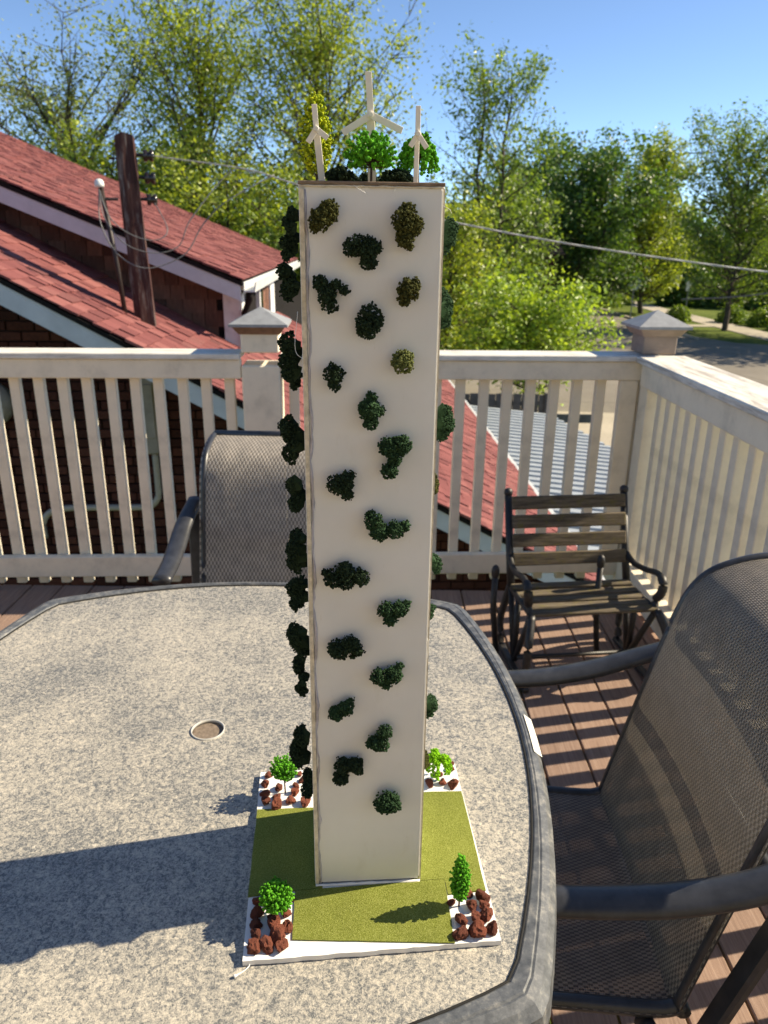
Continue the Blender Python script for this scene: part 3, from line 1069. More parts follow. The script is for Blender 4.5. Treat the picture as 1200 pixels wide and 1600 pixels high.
def tree(name, label, cat, x, y, h, cr_, base, n_prim, n_leaf, size, mat, trunk_r=.12, up=45, seed=1, group=None, shape='oval', spread=.35, stems=1, lean=0, z=GZ):
    rg = np.random.default_rng(seed)
    root = empty(name, (x, y, z))
    tag(root, label, cat, group)
    wood = MB()
    tips = []
    for s_ in range(stems):
        ox = 0 if stems == 1 else (s_ - (stems - 1) / 2) * trunk_r * 5
        top = np.array([ox * 2.2 + lean * h, rg.uniform(-.2, .2), h * (.86 if stems == 1 else rg.uniform(.76, .88))])
        ks = 9
        T = [np.array([ox, 0, -.1]) + (top - np.array([ox, 0, 0])) * (i / ks) + (np.array([rg.normal(0, .05), rg.normal(0, .05), 0]) * (h / 10) if 0 < i < ks else 0) for i in range(ks + 1)]
        wood.tube(T, [trunk_r * (1 - .88 * (i / ks)) ** 1.0 + .01 for i in range(ks + 1)], 7)

        def at(t):
            f_ = t * ks
            i = min(int(f_), ks - 1)
            return T[i] + (T[i + 1] - T[i]) * (f_ - i)
        npz = n_prim // stems
        for i in range(npz):
            t = base + (1 - base) * ((i + .5) / npz) ** .9
            q = (t - base) / (1 - base)
            if shape == 'oval':
                prof_ = math.sin(math.pi * min(1, .18 + q * .80)) ** .7
            elif shape == 'column':
                prof_ = (1 - q) ** .55 * .9 + .1
            elif shape == 'cone':
                prof_ = max(.05, (1 - q) ** 1.05)
            else:
                prof_ = math.sin(math.pi * (.28 + q * .58)) ** .5
            L = cr_ * prof_ * rg.uniform(.72, 1.12)
            az = i * 2.39996 + rg.uniform(-.5, .5) + s_
            el = R(up * (.55 + .75 * q) + rg.uniform(-10, 10))
            p0 = at(min(t * (1.0 if shape == 'cone' else .92), .995))
            d = np.array([math.cos(az) * math.cos(el), math.sin(az) * math.cos(el), math.sin(el)])
            bp = [p0]
            for j in range(4):
                d = d + rg.normal(0, .13, 3) + np.array([0, 0, .05])
                d /= np.linalg.norm(d)
                bp.append(bp[-1] + d * L / 4 / (1 if shape == 'cone' else max(.62, math.cos(el))))
            r_b = max(.016, trunk_r * .48 * (1 - .65 * q))
            wood.tube(bp, [r_b, r_b * .8, r_b * .6, r_b * .4, r_b * .15], 5, cap=False)
            for j in (1, 2, 2, 3, 3, 4, 4):
                for _ in range(2):
                    d2 = d + rg.normal(0, .75, 3)
                    d2 /= np.linalg.norm(d2)
                    l2 = L * rg.uniform(.16, .38)
                    a0 = bp[j] if rg.random() < .5 else bp[j] + (bp[j - 1] - bp[j]) * rg.random()
                    e0 = a0 + d2 * l2 + np.array([0, 0, .06 * l2])
                    wood.tube([a0, (a0 + e0) / 2 + rg.normal(0, .04 * l2, 3), e0], [r_b * .3, r_b * .2, .004], 4, cap=False)
                    tips.append((a0, e0))
    tips = np.array(tips)
    # clumps: twigs carry uneven numbers of leaves
    wgt = rg.random(len(tips)) ** 2.4 + .05
    k = rg.choice(len(tips), n_leaf, p=wgt / wgt.sum())
    u = rg.random(n_leaf)[:, None] ** .7
    C = tips[k, 0] + (tips[k, 1] - tips[k, 0]) * u * 1.05 + rg.normal(0, spread, (n_leaf, 3)) * np.array([1, 1, .75])
    C[:, 2] = np.maximum(C[:, 2], .25)
    fz = h / np.quantile(C[:, 2], .997)
    fr = cr_ / np.quantile(np.hypot(C[:, 0], C[:, 1]), .88)
    C *= np.array([fr, fr, fz])
    wood.v = [(p[0] * fr, p[1] * fr, p[2] * fz) for p in wood.v]
    wood.build('trunk', M_['bark'], root)
    V, Fq = quads_of_leaves(C, size, rg)
    o = bpy.data.objects.new('crown', mesh_np('crown', V, Fq, mat))
    link(o, root)
    return root


G1 = 'tall trees behind the red roofed house'
tree('broadleaf_tree', 'sparse greyish green spreading tree at the far left behind the upper red roof', 'tree', -9.9, 26, 10.3, 4.1, .2, 58, 22000, .052, M_['leaf_grey'], .20, 30, 11, G1, 'round', .24)
tree('poplar_tree', 'tall yellow green tree reaching the top edge left of the turbines', 'tree', -5.4, 24, 11.3, 2.4, .16, 62, 27000, .054, M_['leaf_yellow'], .16, 48, 12, G1, 'round', .28)
tree('poplar_tree', 'tall yellow green tree directly behind the left and middle turbines', 'tree', -1.85, 22, 11.0, 2.3, .14, 62, 27000, .052, M_['leaf_yellow'], .15, 48, 13, G1, 'round', .26)
tree('broadleaf_tree', 'low dense green tree just above the upper red roof beside the timber post', 'tree', -3.9, 19.6, 6.7, 2.6, .14, 50, 27000, .054, M_['leaf_yellow'], .15, 40, 14, G1, 'round', .27)
tree('broadleaf_tree', 'low yellow green tree above the upper red roof left of the timber post', 'tree', -7.3, 21, 7.2, 2.7, .14, 50, 26000, .054, M_['leaf_yellow'], .15, 38, 15, G1, 'round', .27)
tree('broadleaf_tree', 'green tree between the red roof gutter and the tower', 'tree', -1.7, 18.6, 5.4, 2.0, .14, 40, 17000, .052, M_['leaf_mid'], .12, 42, 16, G1, 'round', .24)
G2 = 'trees along the street'
tree('slender_tree', 'tall thin sparse tree with two dark stems right of the tower', 'tree', 3.5, 28, 10.4, 1.75, .2, 60, 9000, .066, M_['leaf_mid'], .085, 38, 21, G2, 'round', .2, 2)
tree('yellow_tree', 'yellow leaved tree right beside the tower edge', 'tree', 1.85, 23.5, 5.75, 1.35, .16, 38, 8000, .066, M_['leaf_yellow'], .10, 42, 22, G2, 'round', .2)
tree('broadleaf_tree', 'mid green tree behind the thin two stemmed tree', 'tree', 5.3, 34, 7.2, 1.7, .16, 42, 8000, .085, M_['leaf_mid'], .14, 42, 23, G2, 'round', .26)
tree('maple_tree', 'broad dark green maple in the middle of the right hand trees', 'tree', 11.4, 46, 10.0, 3.2, .18, 58, 20000, .12, M_['leaf_dark'], .2, 40, 24, G2, 'round', .34)
tree('maple_tree', 'dark green maple farther back left of the broad dark maple', 'tree', 9.6, 56, 11.0, 3.2, .14, 48, 11000, .16, M_['leaf_dark'], .22, 40, 25, G2, 'round', .38)
tree('columnar_tree', 'pale yellow green narrow tree between the dark maple and the right edge tree', 'tree', 17.0, 52, 11.0, 2.2, .08, 62, 17000, .10, M_['leaf_yellow'], .16, 40, 26, G2, 'round', .26)
tree('birch_tree', 'airy green tree with leaning trunk at the right edge over the shaded lawn', 'tree', 18.2, 41.6, 10.6, 2.9, .16, 66, 22000, .08, M_['leaf_mid'], .13, 36, 27, G2, 'round', .28, 1, .012)
tree('maple_tree', 'small bright green maple rising just behind the back railing', 'tree', 3.75, 20, 3.72, 1.7, .24, 54, 11000, .06, M_['leaf_bright'], .07, 26, 28, G2, 'round', .2)
tree('shade_tree', 'green tree out of view past the right edge, its shade on the street', 'tree', 24.0, 36.5, 9.5, 4.0, .2, 46, 10000, .16, M_['leaf_mid'], .2, 40, 29, G2, 'round', .4)
tree('shade_tree', 'nearer green tree out of view past the right edge, its shade on the street', 'tree', 28.5, 32.0, 9.5, 4.0, .2, 40, 7000, .17, M_['leaf_mid'], .2, 40, 30, G2, 'round', .42)
G3 = 'far trees closing the view'
FAR = [(1.5, 52, 7.5, 4.2, 'leaf_mid', 'far green tree behind the yellow tree at the tower edge'),
       (7, 70, 8.5, 5, 'leaf_dark', 'far dark tree between the thin tree and the dark maples'), (16, 78, 9, 5.5, 'leaf_dark', 'far dark tree behind the broad dark maple'),
       (24, 72, 8, 5, 'leaf_dark', 'far dark tree behind the pale narrow tree'), (33, 70, 9, 5.5, 'leaf_mid', 'far green tree behind the right edge tree'),
       (29, 95, 9.5, 6, 'leaf_dark', 'farthest dark tree low between the right hand trunks'), (42, 85, 11, 6.5, 'leaf_mid', 'far green tree near the right edge of the picture')]
for i, (x_, y_, h_, c_, m_, lb) in enumerate(FAR):
    tree('far_tree', lb, 'tree', x_, y_, h_, c_, .04, 38, 7000, .24, M_[m_], .2, 34, 60 + i, G3, 'round', .55)

# the wood that closes the view behind them reads as one mass
rgw = np.random.default_rng(9)
nW = 26000
X_ = rgw.uniform(-70, 130, nW)
top_ = 6.5 + 1.6 * np.sin(X_ * .31) + 1.1 * np.sin(X_ * .83 + 1) + .8 * np.sin(X_ * 2.1)
C_ = np.stack([X_, 112 + 7 * rgw.normal(size=nW) + .05 * X_, GZ + .2 + top_ * rgw.random(nW) ** .8], 1)
V_, F_ = quads_of_leaves(C_, .46, rgw)
wd = link(bpy.data.objects.new('distant_wood', mesh_np('distant_wood', V_, F_, M_['leaf_dark'])))
wd['kind'] = 'stuff'
wd['label'] = 'dark mass of distant trees along the horizon'
wd['category'] = 'wood'


def shrub(name, label, x, y, r, h, n_leaf, size, mat, seed, group):
    rg = np.random.default_rng(seed)
    root = empty(name, (x, y, GZ))
    tag(root, label, 'shrub', group)
    st = MB()
    tips = []
    for i in range(14):
        az = i * 2.4
        e = np.array([math.cos(az) * r * rg.uniform(.3, .9), math.sin(az) * r * rg.uniform(.3, .9), h * rg.uniform(.55, .95)])
        st.tube([(0, 0, 0), e * np.array([.4, .4, .6]), e], [.03, .02, .006], 4, cap=False)
        tips.append(e)
    st.build('stem', M_['bark'], root)
    D = rg.normal(size=(n_leaf, 3))
    D /= np.linalg.norm(D, axis=1)[:, None]
    D[:, 2] = np.abs(D[:, 2]) * 1.0 - .12
    C = D * np.array([r, r, h]) * (rg.random((n_leaf, 1)) ** .25) * (1 + .12 * np.sin(D[:, :1] * 9 + D[:, 1:2] * 7 + seed))
    C[:, 2] = np.abs(C[:, 2]) + .05
    V, Fq = quads_of_leaves(C, size, rg)
    link(bpy.data.objects.new('foliage', mesh_np('foliage', V, Fq, mat)), root)


for i, (x_, y_, r_, h_, lb) in enumerate([(17.6, 46.9, .75, 1.0, 'first round hedge shrub left of the leaning trunk'), (20.6, 46.2, .9, 1.15, 'round hedge shrub just right of the leaning trunk'),
                                          (21.6, 44.4, .95, 1.15, 'second round hedge shrub right of the leaning trunk'), (21.9, 42.2, .95, 1.1, 'third round hedge shrub right of the leaning trunk'),
                                          (22.3, 40.2, .9, 1.05, 'hedge shrub cut by the right edge of the picture'), (16.2, 57.5, 1.2, 1.3, 'low shrub behind the stop sign'), (18.0, 60, 1.0, 1.0, 'low shrub behind the small white sign')]):
    shrub('hedge_shrub', lb, x_, y_, r_, h_, 1500, .085, M_['leaf_mid'], 80 + i, 'shrubs on the far lawn')

for i, (x_, y_, r_, h_, lb) in enumerate([(23.2, 60, 2.3, 3.6, 'tall dark shrub added for shade behind the small white sign'), (27.4, 58, 2.5, 3.9, 'tall dark shrub added for shade behind the leaning trunk'), (31.2, 55, 2.5, 3.8, 'tall dark shrub added for shade near the right edge'), (20.6, 70, 2.6, 3.6, 'tall dark shrub added for shade far behind the stop sign'), (13.0, 72, 2.6, 3.4, 'tall dark shrub added for shade under the broad dark maple')]):  # dark shrubs added to fill in the shade beneath the far trees
    shrub('shade_shrub', lb, x_, y_, r_, h_, 4200, .17, M_['leaf_dark'], 180 + i, 'dark shrubs added as shade under the far trees')

# signs
ss = empty('stop_sign', (14.9, 47.4, GZ))
tag(ss, 'bare grey back of an octagonal stop sign left of the corner post', 'sign')
b = MB()
oct_ = [(.42 * math.cos(R(22.5 + 45 * k)), .42 * math.sin(R(22.5 + 45 * k))) for k in range(8)]
b.add([(p[0], -.02, p[1] + 2.15) for p in oct_] + [(p[0], -.016, p[1] + 2.15) for p in oct_], [tuple(range(8)), tuple(reversed(range(8, 16)))] + [(i, (i + 1) % 8, 8 + (i + 1) % 8, 8 + i) for i in range(8)])
b.build('sign_plate', M_['signback'], ss)
MB().box((0, .02, 1.25), (.06, .05, 2.5)).build('post', M_['steel'], ss)
s2 = empty('street_sign', (18.35, 47.8, GZ))
tag(s2, 'small white upright rectangular sign on a thin post on the far lawn', 'sign')
MB().box((0, -.03, 2.0), (.34, .01, .56), None, .003).build('sign_plate', M_['signwhite'], s2)
MB().box((0, 0, 1.15), (.05, .05, 2.3)).build('post', M_['steel'], s2)

# parked car, far off under the trees
car = empty('parked_car', (23.6, 88, GZ + .02), R(80))
tag(car, 'white car parked far off under the dark maples', 'car')
prof = [(-2.2, .35), (-2.25, .75), (-2.0, .92), (-1.3, .98), (-.75, 1.42), (.75, 1.45), (1.35, 1.02), (2.1, .9), (2.25, .6), (2.2, .35)]
bm_ = MB()
n = len(prof)
rows = []
for yy, kx in ((-.86, .97), (-.80, 1.0), (.80, 1.0), (.86, .97)):
    rows.append([(p[0] * kx, yy * (.86 if p[1] > 1.2 else 1), p[1]) for p in prof])
bm_.add([p for r_ in rows for p in r_], [tuple(range(n)), tuple(reversed(range(3 * n, 4 * n)))] + [(j * n + i, j * n + (i + 1) % n, (j + 1) * n + (i + 1) % n, (j + 1) * n + i) for j in range(3) for i in range(n)])
bm_.build('body', M_['white_car'], car)
for s_ in (-1, 1):
    w_ = MB()
    w_.add([(-1.15, s_ * .80, 1.0), (1.15, s_ * .80, 1.02), (.70, s_ * .705, 1.36), (-.70, s_ * .705, 1.34), (-1.15, s_ * .87, 1.0), (1.15, s_ * .87, 1.02), (.70, s_ * .765, 1.36), (-.70, s_ * .765, 1.34)],
           [(0, 1, 2, 3), (7, 6, 5, 4), (0, 4, 5, 1), (1, 5, 6, 2), (2, 6, 7, 3), (3, 7, 4, 0)])
    w_.build('window', M_['lens'], car)
    for xx in (-1.4, 1.4):
        wh_ = MB().lathe([(.2, -.1), (.33, -.1), (.34, -.07), (.34, .07), (.33, .1), (.2, .1)], 18, (xx, s_ * .8, .33), 'y').build('wheel', M_['rubber'], car)
        MB().lathe([(.05, -.112), (.19, -.108), (.19, .108), (.05, .112)], 12, (xx, s_ * .8, .33), 'y').build('rim', M_['steel'], wh_)
    MB().box((2.2, s_ * .6, .68), (.08, .3, .13), None, .02).build('headlight', M_['whitecap'], car)

# brick house glimpsed behind the trees
bh = empty('far_house', (4.5, 44, GZ), R(8))
tag(bh, 'dull red brick house glimpsed between the trees right of the tower', 'house')
MB().box((0, 0, 1.9), (8, 6, 3.8)).build('wall', M_['brick'], bh)
r_ = MB()
r_.add([(-4.3, -3.4, 3.8), (4.3, -3.4, 3.8), (4.3, 3.4, 3.8), (-4.3, 3.4, 3.8), (-4.3, 0, 5.6), (4.3, 0, 5.6)], [(0, 1, 5, 4), (2, 3, 4, 5), (0, 4, 3), (1, 2, 5), (0, 3, 2, 1)])
r_.build('roof', M_['tarpaper'], bh)
for xx in (-2.4, 0, 2.4):
    f_ = MB().box((xx, -3.03, 2.0), (1.1, .08, 1.4), None, .01).build('window', M_['trim'], bh)
    MB().box((xx, -3.08, 2.0), (.9, .02, 1.2)).build('pane', M_['lens'], f_)
#@@OBJECTS
# ------------------------------------------------------------------ patio table
TC = Vector((-.271, .993))
TZ = .72
table = empty('patio_table', (TC.x, TC.y, DZ))
tag(table, 'square bow sided patio table with dusty textured glass top and grey metal rim', 'table')
tz = TZ - DZ


def bow(half_x, half_y, cx, cy, n_=18, cr=.03):
    """outline with bowed sides: corners at (cx, cy), side middles at half_x / half_y"""
    pts = []

    def arc(a, b_, sag, nrm):
        for i in range(n_):
            t = i / n_
            s_ = 1 - (2 * t - 1) ** 2
            pts.append((a[0] + (b_[0] - a[0]) * t + nrm[0] * sag * s_, a[1] + (b_[1] - a[1]) * t + nrm[1] * sag * s_))
    c_ = cr
    arc((cx, -cy + c_), (cx, cy - c_), half_x - cx, (1, 0))
    pts.append((cx, cy - c_))
    pts.append((cx - c_ * .35, cy - c_ * .35))
    arc((cx - c_, cy), (-cx + c_, cy), half_y - cy, (0, 1))
    pts.append((-cx + c_, cy))
    pts.append((-cx + c_ * .35, cy - c_ * .35))
    arc((-cx, cy - c_), (-cx, -cy + c_), half_x - cx, (-1, 0))
    pts.append((-cx, -cy + c_))
    pts.append((-cx + c_ * .35, -cy + c_ * .35))
    arc((-cx + c_, -cy), (cx - c_, -cy), half_y - cy, (0, -1))
    pts.append((cx - c_, -cy))
    pts.append((cx - c_ * .35, -cy + c_ * .35))
    return pts


o_out = bow(.513, .552, .447, .462, cr=.030)
o_mid = bow(.506, .545, .440, .455, cr=.030)
o_in = bow(.4885, .5275, .420, .435, cr=.040)
N = len(o_out)
# glass with the parasol hole cut out
hole = []
for p in o_in:
    a = math.atan2(p[1], p[0])
    hole.append((.0245 * math.cos(a), .0245 * math.sin(a)))
gl = MB()
steps = [0, .12, .3, .6, 1.0]
rings = []
for t in steps:
    rings.append([(h_[0] + (p[0] * 1.004 - h_[0]) * t, h_[1] + (p[1] * 1.004 - h_[1]) * t) for h_, p in zip(hole, o_in)])
vs_ = [(p[0], p[1], tz) for r_ in rings for p in r_] + [(p[0], p[1], tz - .006) for r_ in rings for p in r_]
fs = []
K = len(rings)
for j in range(K - 1):
    for i in range(N):
        i2 = (i + 1) % N
        fs.append((j * N + i, (j + 1) * N + i, (j + 1) * N + i2, j * N + i2))
        q0 = K * N
        fs.append((q0 + j * N + i, q0 + j * N + i2, q0 + (j + 1) * N + i2, q0 + (j + 1) * N + i))
for i in range(N):
    i2 = (i + 1) % N
    fs.append((i, i2, K * N + i2, K * N + i))
gl.add(vs_, fs)
gl.build('glass_top', M_['glass'], table)
ring = MB()
nr = 40
for r_in, r_out, z0, z1 in ((.0242, .0262, tz - .004, tz + .0018),):
    P = []
    for k in range(nr):
        a = 2 * math.pi * k / nr
        c_, s_ = math.cos(a), math.sin(a)
        P += [(r_in * c_, r_in * s_, z0), (r_out * c_, r_out * s_, z0), (r_out * c_, r_out * s_, z1), (r_in * c_, r_in * s_, z1)]
    F_ = []
    for k in range(nr):
        k2 = (k + 1) % nr
        for e in range(4):
            e2 = (e + 1) % 4
            F_.append((k * 4 + e, k2 * 4 + e, k2 * 4 + e2, k * 4 + e2))
    ring.add(P, F_)
ring.build('parasol_ring', M_['ring'], table, True)
MB().lathe([(.0236, tz - .0075), (.0236, tz - .0035), (.0215, tz - .003), (.004, tz - .0034)], 32).build('hole_disc', simple('dusty_brown_disc', (.20, .155, .12), .8, .2, .35, 160, .3), table)  # dusty brown disc filling the parasol hole


def band(lst):
    m_ = MB()
    vs_ = [(p[0], p[1], z) for (o_, z) in lst for p in o_]
    fs_ = []
    for j in range(len(lst) - 1):
        for i in range(N):
            i2 = (i + 1) % N
            fs_.append((j * N + i, (j + 1) * N + i, (j + 1) * N + i2, j * N + i2))
    m_.add(vs_, fs_)
    return m_


sc_ = lambda o_, k: [(p[0] * k, p[1] * k) for p in o_]
band([(sc_(o_in, .997), tz - .012), (sc_(o_in, 1.001), tz + .0008), (sc_(o_in, 1.006), tz + .0032), (sc_(o_mid, .975), tz + .0042), (sc_(o_mid, .978), tz + .0026), (sc_(o_mid, .983), tz + .0036), (o_mid, tz + .001), (o_out, tz - .008), (sc_(o_out, 1.006), tz - .03), (sc_(o_out, 1.004), tz - .042), (sc_(o_out, .98), tz - .044), (sc_(o_in, .995), tz - .036)]).build('rim', M_['rim'], table)
gk = [(p[0] * .999, p[1] * .999, tz + .0006) for p in o_in]
MB().tube(gk + gk[:1], .0019, 6, cap=False).build('groove_shade', M_['rubber'], table, True)  # black tube stands in for the shaded groove between glass and rim
# pale patch on the right side of the rim
pt = MB()
seg = [i for i, p in enumerate(o_out) if p[0] > 0 and -.075 < p[1] < .05 and p[0] > .45]
A_, B_, C_p = [], [], []
for i in seg:
    p, q = o_mid[i], o_out[i]
    A_.append((p[0] * .992, p[1], tz + .0042))
    B_.append((q[0] * 1.0035, q[1], tz - .0062))
    C_p.append((q[0] * 1.0095, q[1], tz - .028))
n = len(seg)
pt.add(A_ + B_ + C_p, [(j * n + i, (j + 1) * n + i, (j + 1) * n + i + 1, j * n + i + 1) for j in (0, 1) for i in range(n - 1)])
po = pt.build('rim_patch', M_['pale_patch'], table)
po['label'] = 'pale rectangular patch on the right rim'
for sx, sy in ((-1, -1), (1, -1), (1, 1), (-1, 1)):
    MB().tube([(sx * .36, sy * .38, tz - .04), (sx * .37, sy * .39, .35), (sx * .40, sy * .42, .004)], .019, 10).build('leg', M_['rim'], table, True)
MB().box((.0, .2, tz - .055), (.74, .03, .02)).build('under_brace', M_['rim'], table)

# ------------------------------------------------------------------ sling chairs


def sheet_of(profile, w, nx, crown=0.0, k=5):
    P = catmull([(0, p[0], p[1]) for p in profile], k)
    V, U = [], []
    s_ = 0
    for i, p in enumerate(P):
        if i:
            s_ += (p - P[i - 1]).length
        for j in range(nx + 1):
            u = -w + 2 * w * j / nx
            e = 1 - (u / w) ** 2
            V.append((u, p.y + crown * e, p.z))
            U.append((u + w, s_))
    Fq = []
    for i in range(len(P) - 1):
        for j in range(nx):
            a = i * (nx + 1) + j
            Fq.append((a, a + 1, a + nx + 2, a + nx + 1))
    return np.array(V), np.array(Fq), np.array(U), P


BACK = [(-.012, .415), (.008, .50), (.038, .62), (.066, .73), (.084, .795), (.102, .838), (.13, .868), (.17, .886), (.21, .896), (.25, .90)]
SEAT = [(-.445, .375), (-.425, .41), (-.38, .428), (-.2, .418), (-.05, .408), (-.012, .414)]


def chair(name, label, loc, rz, sling, k_back=1.0):
    root = empty(name, (loc[0], loc[1], DZ), rz)
    tag(root, label, 'chair', 'sling patio chairs around the table')
    z = -DZ
    zt = .415 + (.90 - .415) * k_back
    for nm, prof_, cw in (('back_sling', [(p[0], .415 + (p[1] - .415) * k_back) for p in BACK], .012), ('seat_sling', SEAT, 0)):
        V, Fq, U, P = sheet_of([(p[0] - (.013 if nm == 'back_sling' else 0), p[1] + z + (.013 if nm == 'seat_sling' else 0)) for p in prof_], .236, 12, cw)
        e_ = np.clip((np.abs(V[:, 0]) - .222) / .014, 0, 1) ** 2 * .011
        V[:, 1] += e_ * (1 if nm == 'back_sling' else 0)
        V[:, 2] -= e_ * (1 if nm == 'seat_sling' else 0)
        if nm == 'seat_sling':
            V[:, 2] -= .016 * (1 - (V[:, 0] / .236) ** 2)
        link(bpy.data.objects.new(nm, mesh_np(nm, V, Fq, sling, True, U)), root)
        for s_ in (-1, 1):
            MB().tube([Vector((s_ * .224, p.y + (.013 if nm == 'back_sling' else 0), p.z - (.013 if nm == 'seat_sling' else 0))) for p in P], .0085 if nm == 'back_sling' else .0115, 10).build('side_rail', M_['blackmetal'], root, True)
    MB().tube([(-.224, .25, zt + z), (.224, .25, zt + z)], .012, 10).build('top_bar', M_['blackmetal'], root, True)
    MB().tube([(-.224, .078, .655 + z), (.224, .078, .655 + z)], .011, 10).build('cross_bar', M_['blackmetal'], root, True)
    MB().tube([(-.224, .0, .40 + z), (.224, .0, .40 + z)], .011, 10).build('cross_bar', M_['blackmetal'], root, True)
    MB().tube([(-.224, -.445, .37 + z), (.224, -.445, .37 + z)], .012, 10).build('front_bar', M_['blackmetal'], root, True)
    for s_ in (-1, 1):
        # broad curved arm
        P = catmull([(s_ * .262, -.235, .642 + z), (s_ * .266, -.14, .648 + z), (s_ * .272, -.05, .664 + z), (s_ * .275, .04, .694 + z), (s_ * .262, .13, .735 + z)], 6)
        MB().tube(P, [.026 - .004 * abs(i / len(P) - .45) for i in range(len(P))], 14, flat=.55).build('arm', M_['blackmetal'], root, True)
        # support bar from the arm down past the seat rail
        MB().bar((s_ * .262, .105, .70 + z), (s_ * .245, .018, .365 + z), .016, .036, .004, up=(1, 0, 0)).build('support_bar', M_['blackmetal'], root)
        MB().tube(catmull([(s_ * .262, -.222, .625 + z), (s_ * .255, -.225, .50 + z), (s_ * .245, -.235, .40 + z), (s_ * .25, -.27, .2), (s_ * .26, -.33, .012)], 4), .0145, 10).build('leg', M_['blackmetal'], root, True)
        MB().tube(catmull([(s_ * .235, -.06, .395 + z), (s_ * .24, .0, .30), (s_ * .25, .09, .15), (s_ * .26, .16, .012)], 4), .0145, 10).build('leg', M_['blackmetal'], root, True)
        MB().tube([(s_ * .245, -.30, .10), (s_ * .25, .115, .10)], .009, 8).build('stretcher', M_['blackmetal'], root, True)
    return root


chair('patio_chair', 'taupe mesh sling chair on the far side of the table, half hidden by the tower', (-.285, 1.93), R(-1), M_['sling_light'])
chair('patio_chair', 'dark mesh sling chair with black arms on the right side of the table', (.447, 1.005), R(-91.5), M_['sling_dark'], 1.065)

# ------------------------------------------------------------------ little bench
bn = empty('rocking_bench', (.705, 2.43, DZ), R(7))
tag(bn, 'small weathered slatted bench with black iron sides in the deck corner', 'bench')
zb = -DZ
HW = .222
for k in range(4):
    zc_ = .552 - k * .0655 + zb
    yb = .200 - k * .021
    MB().box((0, yb, zc_), (HW * 2 - .012, .014, .049), Matrix.Rotation(R(-17), 3, 'X'), .004).build('back_slat', M_['slat'], bn)
for k in range(5):
    MB().box((rng.uniform(-.003, .003), -.115 + k * .052, .262 + zb + (.004 if k in (0, 4) else 0) + rng.uniform(-.003, .003)), (HW * 2 + .01, .040, .014), Matrix.Rotation(R(rng.uniform(-2, 2)), 3, 'X'), .004).build('seat_slat', M_['slat'], bn)
for s_ in (-1, 1):
    x_ = s_ * HW
    fr = MB()
    fr.tube([(x_, .232, .575 + zb), (x_, .15, .34 + zb), (x_, .118, .255 + zb)], [.014, .015, .015], 8)
    fr.tube([(x_, .118, .255 + zb), (x_, -.14, .262 + zb)], .010, 8)
    fr.lathe([(.011, .572 + zb), (.016, .578 + zb), (.016, .59 + zb), (.009, .598 + zb), (.002, .60 + zb)], 10, (x_, .232, 0))
    fr.build('side_frame', M_['iron'], bn, True)
    MB().tube(catmull([(x_, .158, .365 + zb), (x_ + s_ * .006, .10, .345 + zb), (x_ + s_ * .012, .02, .352 + zb), (x_ + s_ * .016, -.07, .375 + zb), (x_ + s_ * .016, -.115, .362 + zb), (x_ + s_ * .012, -.122, .325 + zb), (x_ + s_ * .004, -.105, .29 + zb), (x_, -.12, .262 + zb)], 5), [.011] * 18 + [.016] * 12 + [.012] * 6, 8).build('arm', M_['iron'], bn, True)
    MB().tube(catmull([(x_, -.135, .265 + zb), (x_ + s_ * .02, -.185, .215), (x_ + s_ * .026, -.195, .13), (x_ + s_ * .02, -.165, .055), (x_ + s_ * .012, -.13, .012)], 5), .0145, 8).build('leg', M_['iron'], bn, True)
    MB().tube(catmull([(x_, .118, .265 + zb), (x_ + s_ * .008, .15, .20), (x_ + s_ * .016, .17, .11), (x_ + s_ * .012, .15, .012)], 5), .0145, 8).build('leg', M_['iron'], bn, True)
    MB().tube([(x_, -.12, .25 + zb), (x_ - s_ * .004, .02, .03)], .0115, 8).build('brace', M_['iron'], bn, True)
    MB().tube([(x_, .02, .25 + zb), (x_ - s_ * .004, .03, .03)], .0115, 8).build('brace', M_['iron'], bn, True)
    MB().tube([(x_, .115, .25 + zb), (x_ - s_ * .004, .04, .03)], .0115, 8).build('brace', M_['iron'], bn, True)
    MB().box((x_ + s_ * .008, .0, .012), (.026, .33, .02), None, .005).build('foot_rail', M_['iron'], bn)
for (x_, y_, h_) in ((-.292, .09, .335), (.085, .055, .375)):
    u_ = MB().tube([(x_ + .02, y_ - .01, .02), (x_, y_, h_ * .6), (x_, y_, h_)], .0115, 8)
    u_.lathe([(.009, h_ - .01), (.014, h_), (.0155, h_ + .02), (.012, h_ + .034), (.004, h_ + .042)], 10, (x_, y_, 0))
    u_.build('upright', M_['iron'], bn, True)
MB().tube([(-HW, -.02, .06), (HW, -.02, .06)], .008, 8).build('stretcher', M_['iron'], bn, True)

# ------------------------------------------------------------------ the architectural model
model = empty('architectural_model', (-.018, .753, TZ + .0006), R(5.6))
tag(model, 'white model tower with moss tufts and miniature turbines on a green landscaped base', 'model')
BT = .0064          # base board thickness
rg0 = random.Random(21)


def ragged(a, b_, n_, amp, rgx):
    return [(a[0] + (b_[0] - a[0]) * i / n_ + rgx.uniform(-amp, amp) * (0 < i), a[1] + (b_[1] - a[1]) * i / n_ + rgx.uniform(-amp, amp) * (0 < i)) for i in range(n_)]


